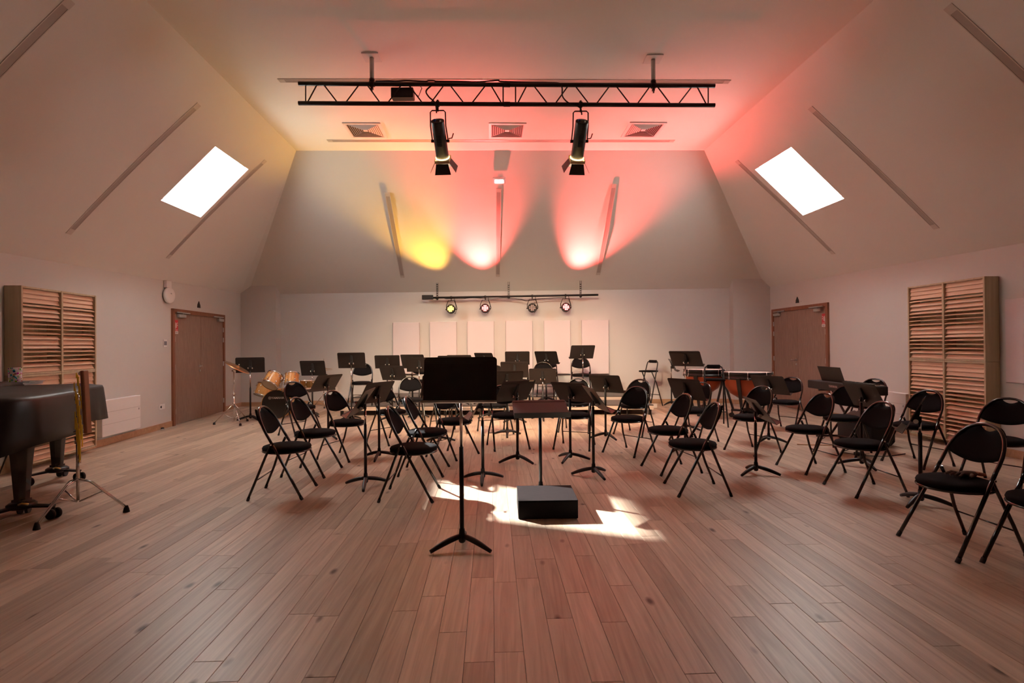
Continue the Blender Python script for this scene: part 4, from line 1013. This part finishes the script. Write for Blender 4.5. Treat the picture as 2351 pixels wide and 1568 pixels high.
drum_at('floor_tom', 'large maple tom drum hanging left and behind the bass drum', 'drum', dpt(611, 897, 10.72), V((.22, .28, .93)), .19, .23, MAPLE, HEAD, 'drum kit toms')
drum_at('snare_drum', 'brass coloured snare drum right of the toms', 'drum', dpt(704, 882.5, 10.80), V((0, .05, 1)), .165, .155, mat('snare_brass', (.50, .33, .12), .25, .9), WHITE, None, lugs=8)
th_ = MB().cyl(dpt(648, 866, 10.32), dpt(648, 902, 10.38), .012).cyl(dpt(648, 872, 10.3), dpt(640, 872, 10.3), .014).cyl(dpt(648, 872, 10.3), dpt(658, 872, 10.3), .014).build('tom_mount', CHR); tag(th_, 'chrome mount holding the two small toms on the bass drum', 'bracket')
def tripod(name, label, cat, base, h, r=.30, legz=.32, rot=.5, col_=CHR, tilt=None, tops=None):
    t = thing(name, label, cat, base)
    MB().cyl((0, 0, .06), (0, 0, h * .55), .0125).build('lower_tube', CHR, t); MB().cyl((0, 0, h * .5), (0, 0, h), .008).build('upper_tube', CHR, t)
    MB().cyl((0, 0, h * .53), (0, 0, h * .57), .02).cyl((0, 0, legz - .02), (0, 0, legz + .03), .02).cyl((-.035, 0, h * .55), (.035, 0, h * .55), .006).build('collar', CHR, t)
    for k in range(3):
        R_ = Matrix.Rotation(rot + 2 * pi * k / 3, 3, 'Z')
        l_ = MB().tube([R_ @ V((.015, 0, legz)), R_ @ V((r, 0, .03))], .008, 8).build('leg', CHR, t)
        MB().tube([R_ @ V((.012, 0, .09)), R_ @ V((r * .5, 0, legz * .5))], .005, 6).build('leg_brace', CHR, t)
        MB().lathe([(0, 0), (.022, 0.0), (.02, .035), (0, .045)], 10).build('rubber_foot', RUB, l_).location = R_ @ V((r, 0, 0))
    return t
base = on_floor(537.5, 973)
ct = tripod('cymbal_stand', 'chrome tripod cymbal stand beside the left door', 'stand', base, .98, .33, .36, 3.4)
MB().tube([(0, 0, .98), (.02, 0, 1.0), (.06, -.01, 1.05)], .008).cyl((-.03, 0, .97), (.03, 0, .985), .016).build('tilter', CHR, ct)
cyax = V((.50, .10, .86)).normalized(); X = cyax.cross(V((0, 1, 0))).normalized(); M = frame(X, cyax.cross(X), cyax)
cy_ = thing('cymbal', 'tilted bronze cymbal on the stand beside the left door', 'cymbal', base + V((.07, -.01, 1.035)))
MB().lathe([(.235, -.004), (.236, -.002), (.14, .006), (.05, .011), (.045, .022), (.02, .034), (0, .036)], 40, M).lathe([(0, .030), (.02, .028), (.043, .016), (.05, .005), (.14, .001), (.235, -.004)], 40, M).build('bronze_disc', mat('cymbal_bronze', (.42, .22, .10), .33, .85), cy_)
MB().cyl(M @ V((0, 0, .03)), M @ V((0, 0, .07)), .006).cyl(M @ V((-.015, 0, .055)), M @ V((.015, 0, .055)), .006).build('wing_nut', CHR, cy_)
hb = on_floor(735, 938)
ht_ = tripod('hi_hat_stand', 'chrome hi-hat stand with pedal, behind the stand right of the drums', 'stand', hb + V((0, .25, 0)), 1.12, .24, .30, .9)
for k, nm in ((0, 'lower'), (1, 'upper')):
    o = MB().lathe([(.175, 0), (.10, .006 * (1 if k else -1)), (.04, .01 * (1 if k else -1)), (.03, .02 * (1 if k else -1)), (0, .024 * (1 if k else -1))], 36).build('hi_hat_cymbal', mat('cymbal_brass', (.55, .36, .16), .3, .85))
    o.location = hb + V((0.02, .25, .86 + k * .03)); tag(o, nm + ' hi-hat cymbal on the chrome stand behind the drums', 'cymbal', 'hi-hat pair')
ms = on_floor(591, 968)
mt_ = tripod('tom_stand', 'chrome stand holding the large tom left of the bass drum', 'stand', ms + V((0.05, .55, 0)), .88, .25, .36, 1.1)
MB().tube([(0, 0, .86), (.10, 0, .88), (.16, .05, .84)], .010).cyl((0, 0, .82), (0, 0, .90), .02).build('clamp', CHR, mt_)

def lettering(txt, size, m_, parent, loc, R_, off=0):
    fc = bpy.data.curves.new('brand_lettering', 'FONT'); fc.body = txt; fc.size = size; fc.align_x = 'CENTER'; fc.align_y = 'CENTER'; fc.extrude = .0004; fc.offset = off
    tmp = bpy.data.objects.new('tmp', fc); COL.objects.link(tmp); bpy.context.view_layer.update()
    me = bpy.data.meshes.new_from_object(tmp.evaluated_get(bpy.context.evaluated_depsgraph_get())); me.name = 'brand_lettering'
    bpy.data.objects.remove(tmp); bpy.data.curves.remove(fc); me.materials.clear(); me.materials.append(m_)
    return ob('brand_lettering', me, parent, loc, R_.to_euler())
lettering('YAMAHA', .058, mat('print_white', (.75, .73, .72), .6), bd, LETLOC, LETROT, .0012)

# ------------------------------------------------------------------ timpani
COPPER = mat('copper_bowl', (.34, .055, .014), .34, .2, noise=.12, nscale=5)
def timpano(label, px, py, y, r, zh, bowl):
    c = aty(px, py, y); x = c.x
    t = thing('timpani_drum', label, 'drum', (x, y, 0), .2, 'timpani pair')
    MB().lathe([(0, bowl), (r * .35, bowl + .02), (r * .68, bowl + .11), (r * .88, bowl + .25), (r * .93, zh - .10)], 44).build('copper_bowl', COPPER, t)
    MB().lathe([(r * .93, zh - .12), (r * .97, zh - .115), (r * .97, zh - .085), (r * .94, zh - .08), (r * .94, zh - .04), (r * .98, zh - .035), (r * 1.0, zh - .01), (r * .97, zh + .002)], 44).build('rim', BLKP, t)
    MB().lathe([(r * .97, zh), (r, zh), (r, zh + .012), (r * .97, zh + .012)], 44).build('counter_hoop', BLKP, t)
    MB().lathe([(0, zh + .006), (r * .975, zh + .006)], 44).build('drum_head', mat('timpani_film', (.74, .66, .62), .35), t)
    for k in range(8):
        a_ = 2 * pi * k / 8 + .2; MB().cyl((cos(a_) * r * 1.0, sin(a_) * r * 1.0, zh - .10), (cos(a_) * r * 1.0, sin(a_) * r * 1.0, zh + .02), .005, 6).box((cos(a_) * r * .99, sin(a_) * r * .99, zh - .11), (.03, .03, .03)).build('tension_rod', CHR, t)
    for k in range(4):
        a_ = 2 * pi * k / 4 + .62; e = V((cos(a_), sin(a_), 0)); s_ = V((-sin(a_), cos(a_), 0))
        vs = []
        for (rr, z, w_) in ((r * 1.02, zh - .09, .035), (r * .60, .16, .022)):
            for (dr, dw) in ((-.012, -w_), (-.012, w_), (.014, w_), (.014, -w_)): vs.append(e * (rr + dr) + s_ * dw + V((0, 0, z)))
        MB().add(vs, [(0, 1, 5, 4), (1, 2, 6, 5), (2, 3, 7, 6), (3, 0, 4, 7), (3, 2, 1, 0), (4, 5, 6, 7)]).build('strut', BLKP, t)
        MB().box(e * r * .33 + V((0, 0, .14)), (r * .66, .05, .04), frame(e, s_, V((0, 0, 1)))).build('base_arm', BLKP, t)
        MB().cyl(e * r * .66 + V((0, 0, .045)) - s_ * .02, e * r * .66 + V((0, 0, .045)) + s_ * .02, .045, 16).cyl(e * r * .64 + V((0, 0, .06)), e * r * .64 + V((0, 0, .16)), .014).build('castor', RUB, t)
    MB().lathe([(0, .08), (.10, .08), (.12, .12), (.10, .18), (.03, .20), (.025, bowl)], 20).build('pedestal', BLKP, t)
    MB().box((-.05, -.22, .07), (.10, .26, .02), Matrix.Rotation(.25, 3, 'X')).build('pedal', STEEL, t)
    for k in range(3): MB().tube([(.03, -.02 * k, .2), (r * .5, .02 * k - .03, zh - .42), (r * .62, .02 * k, zh - .35)], .003, 5).build('pull_rod', STEEL, t)
timpano('large copper timpani drum near the right door', 1715, 857, 9.95, .44, .855, .36)
timpano('smaller copper timpani drum left of the large one', 1616, 851.5, 10.50, .385, .885, .42)

# high folding stools
def stool(label, x, y, rz):
    t = thing('high_stool', label, 'stool', (x, y, 0), rz, 'high folding stools')
    for s_ in (-1, 1):
        MB().tube([(.20, s_ * .19, 0), (.02, s_ * .165, .55), (-.10, s_ * .15, .93), (-.115, s_ * .14, .98)], .0125, 8).build('leg', BLKP, t)
        MB().tube([(-.24, s_ * .17, 0), (-.06, s_ * .15, .52), (.08, s_ * .14, .765)], .0125, 8).build('leg', BLKP, t)
    MB().tube([(-.115, -.14, .98), (-.125, -.115, 1.0), (-.125, .115, 1.0), (-.115, .14, .98)], .0125, 8).build('back_frame', BLKP, t)
    MB().box((-.125, 0, 1.0), (.04, .22, .065), None, .012).build('backrest', FAB, t)
    MB().box((.03, 0, .785), (.30, .32, .035), None, .012).build('seat', FAB, t)
    MB().cyl((.125, -.18, .25), (.125, .18, .25), .008).build('footrest', BLKP, t); MB().cyl((-.16, -.16, .25), (-.16, .16, .25), .008).build('stretcher', BLKP, t)
p = on_floor(1492, 930); stool('high black folding stool by the back wall right of the platform', p.x - .05, p.y - .18, rad(215))
p = aty(1640, 860, 9.15); stool('high black folding stool in front of the small timpani', p.x, 9.15, rad(255))

# ------------------------------------------------------------------ digital piano
kp = thing('digital_piano', 'black digital piano seen from behind on a crossed stand by the right wall', 'keyboard', (4.72, 7.62, 0), rad(0))
MB().box((0, 0, .765), (.30, 1.36, .12), None, .01).build('case', MATTE, kp)
MB().box((.09, 0, .83), (.11, 1.22, .012)).build('white_keys', WHITE, kp)
bk = MB()
for k in range(50):
    if k % 7 not in (2, 6): bk.box((.065, -.60 + k * .0245, .842), (.06, .011, .012))
bk.build('black_keys', BLK, kp)
nr = MB().box((0, 0, .12), (.006, .56, .23), None, .003).build('sheet_rest', DESK, kp); nr.location = (-.06, .16, .825); nr.rotation_euler = (0, rad(-18), 0)
lettering('YAMAHA', .05, mat('print_pink', (.55, .36, .33), .6), kp, (-.1515, .02, .77), frame(V((0, -1, 0)), V((0, 0, 1)), V((-1, 0, 0))))
for s_ in (-1, 1):
    MB().tube([(.02 * s_, -.33, .02), (.02 * s_, .33, .70)] if s_ > 0 else [(.02 * s_, .33, .02), (.02 * s_, -.33, .70)], .016, 8).build('crossed_leg', BLKP, kp)
for yy in (-.33, .33):
    MB().cyl((-.22, yy, .02), (.22, yy, .02), .014).build('floor_bar', BLKP, kp); MB().cyl((-.18, yy, .70), (.18, yy, .70), .014).build('top_bar', BLKP, kp)
am = thing('keyboard_bag', 'dark padded bag lying under the digital piano', 'bag', (4.90, 7.45, 0), .1)
MB().box((0, 0, .17), (.45, .62, .34), None, .06).build('padded_body', mat('dark_nylon', (.016, .016, .018), .85), am); MB().tube([(-.2, -.15, .30), (-.24, -.1, .38), (-.24, .1, .38), (-.2, .15, .30)], .012, 6).build('carry_strap', RUB, am)
gc = thing('grey_jacket', 'grey cloth jacket crumpled on the bag under the digital piano', 'jacket', (4.80, 7.35, .34))
vs = []; fs = []
for i in range(13):
    for j in range(13):
        u, v_ = i / 12 - .5, j / 12 - .5; rr = max(0, 1 - 4 * (u * u + v_ * v_) * .9); vs.append((u * .42, v_ * .5, .12 * rr ** .5 + .025 * sin(i * 1.7) * cos(j * 1.3) * rr))
for i in range(12):
    for j in range(12): fs.append((i * 13 + j, (i + 1) * 13 + j, (i + 1) * 13 + j + 1, i * 13 + j + 1))
g_ = MB().add(vs, fs, True).build('cloth', mat('grey_cloth', (.16, .16, .17), .9), gc)
cable('thin black cable lying on the floor under the digital piano', [(4.6, 7.9, .006), (4.3, 7.5, .006), (4.45, 7.1, .006), (4.2, 6.8, .006), (4.5, 6.55, .006), (4.9, 6.7, .006)], .005)
pd = thing('sustain_pedal', 'small black pedal on the floor in front of the digital piano stand', 'pedal', (4.28, 6.62, 0), .3)
MB().box((0, 0, .02), (.07, .12, .04), None, .006).build('base', RUB, pd); MB().box((0, -.07, .045), (.05, .08, .008)).build('foot_plate', STEEL, pd)

# small loose things
a = atz(1830, 1020, .008); b = atz(1914, 1022.5, .008)
t = thing('drumstick', 'wooden drumstick lying on the floor in the right half of the chairs', 'drumstick', (a + b) / 2)
MB().tube([a - (a + b) / 2, (b - a) * .42, (b - a) * .5], [.0075, .006, .003], 8).build('shaft', wood('stick_wood', (.50, .30, .15), (.62, .40, .22), 0), t)
# gloves on the seat of the near right chair
gl_ = thing('glove', 'crumpled brown and orange pair of gloves on the near right chair seat', 'gloves', (3.10, 3.66, .482), .2)
GB = mat('glove_brown', (.09, .055, .04), .9, bump=.8, nscale=90)
pm = MB(); pm.lathe([(0, 0), (.045, .004), (.055, .018), (.04, .034), (0, .04)], 16, Matrix(((1.3, 0, 0), (0, .75, 0), (0, 0, 1)))).build('palm', GB, gl_)
for k in range(4):
    y0 = -.03 + k * .02; MB().tube([(-.05, y0, .02), (-.085, y0 * 1.3 + .004, .030), (-.12, y0 * 1.5 + .004 * k, .016)], [.0105, .010, .008], 8).build('finger', GB, gl_)
MB().tube([(-.01, -.035, .02), (-.04, -.065, .022), (-.07, -.07, .014)], [.012, .011, .009], 8).build('thumb', GB, gl_)
MB().box((.085, 0, .016), (.07, .075, .022), Matrix.Rotation(.15, 3, 'Y'), .008).build('cuff', mat('glove_orange', (.34, .12, .05), .85), gl_)
p = on_floor(1500, 936)
o = MB().box((0, 0, .045), (.14, .10, .09), None, .006).build('small_box', mat('card_white', (.6, .55, .5), .6)); o.location = p; tag(o, 'small pale box on the floor at the right end of the stage platform', 'box')
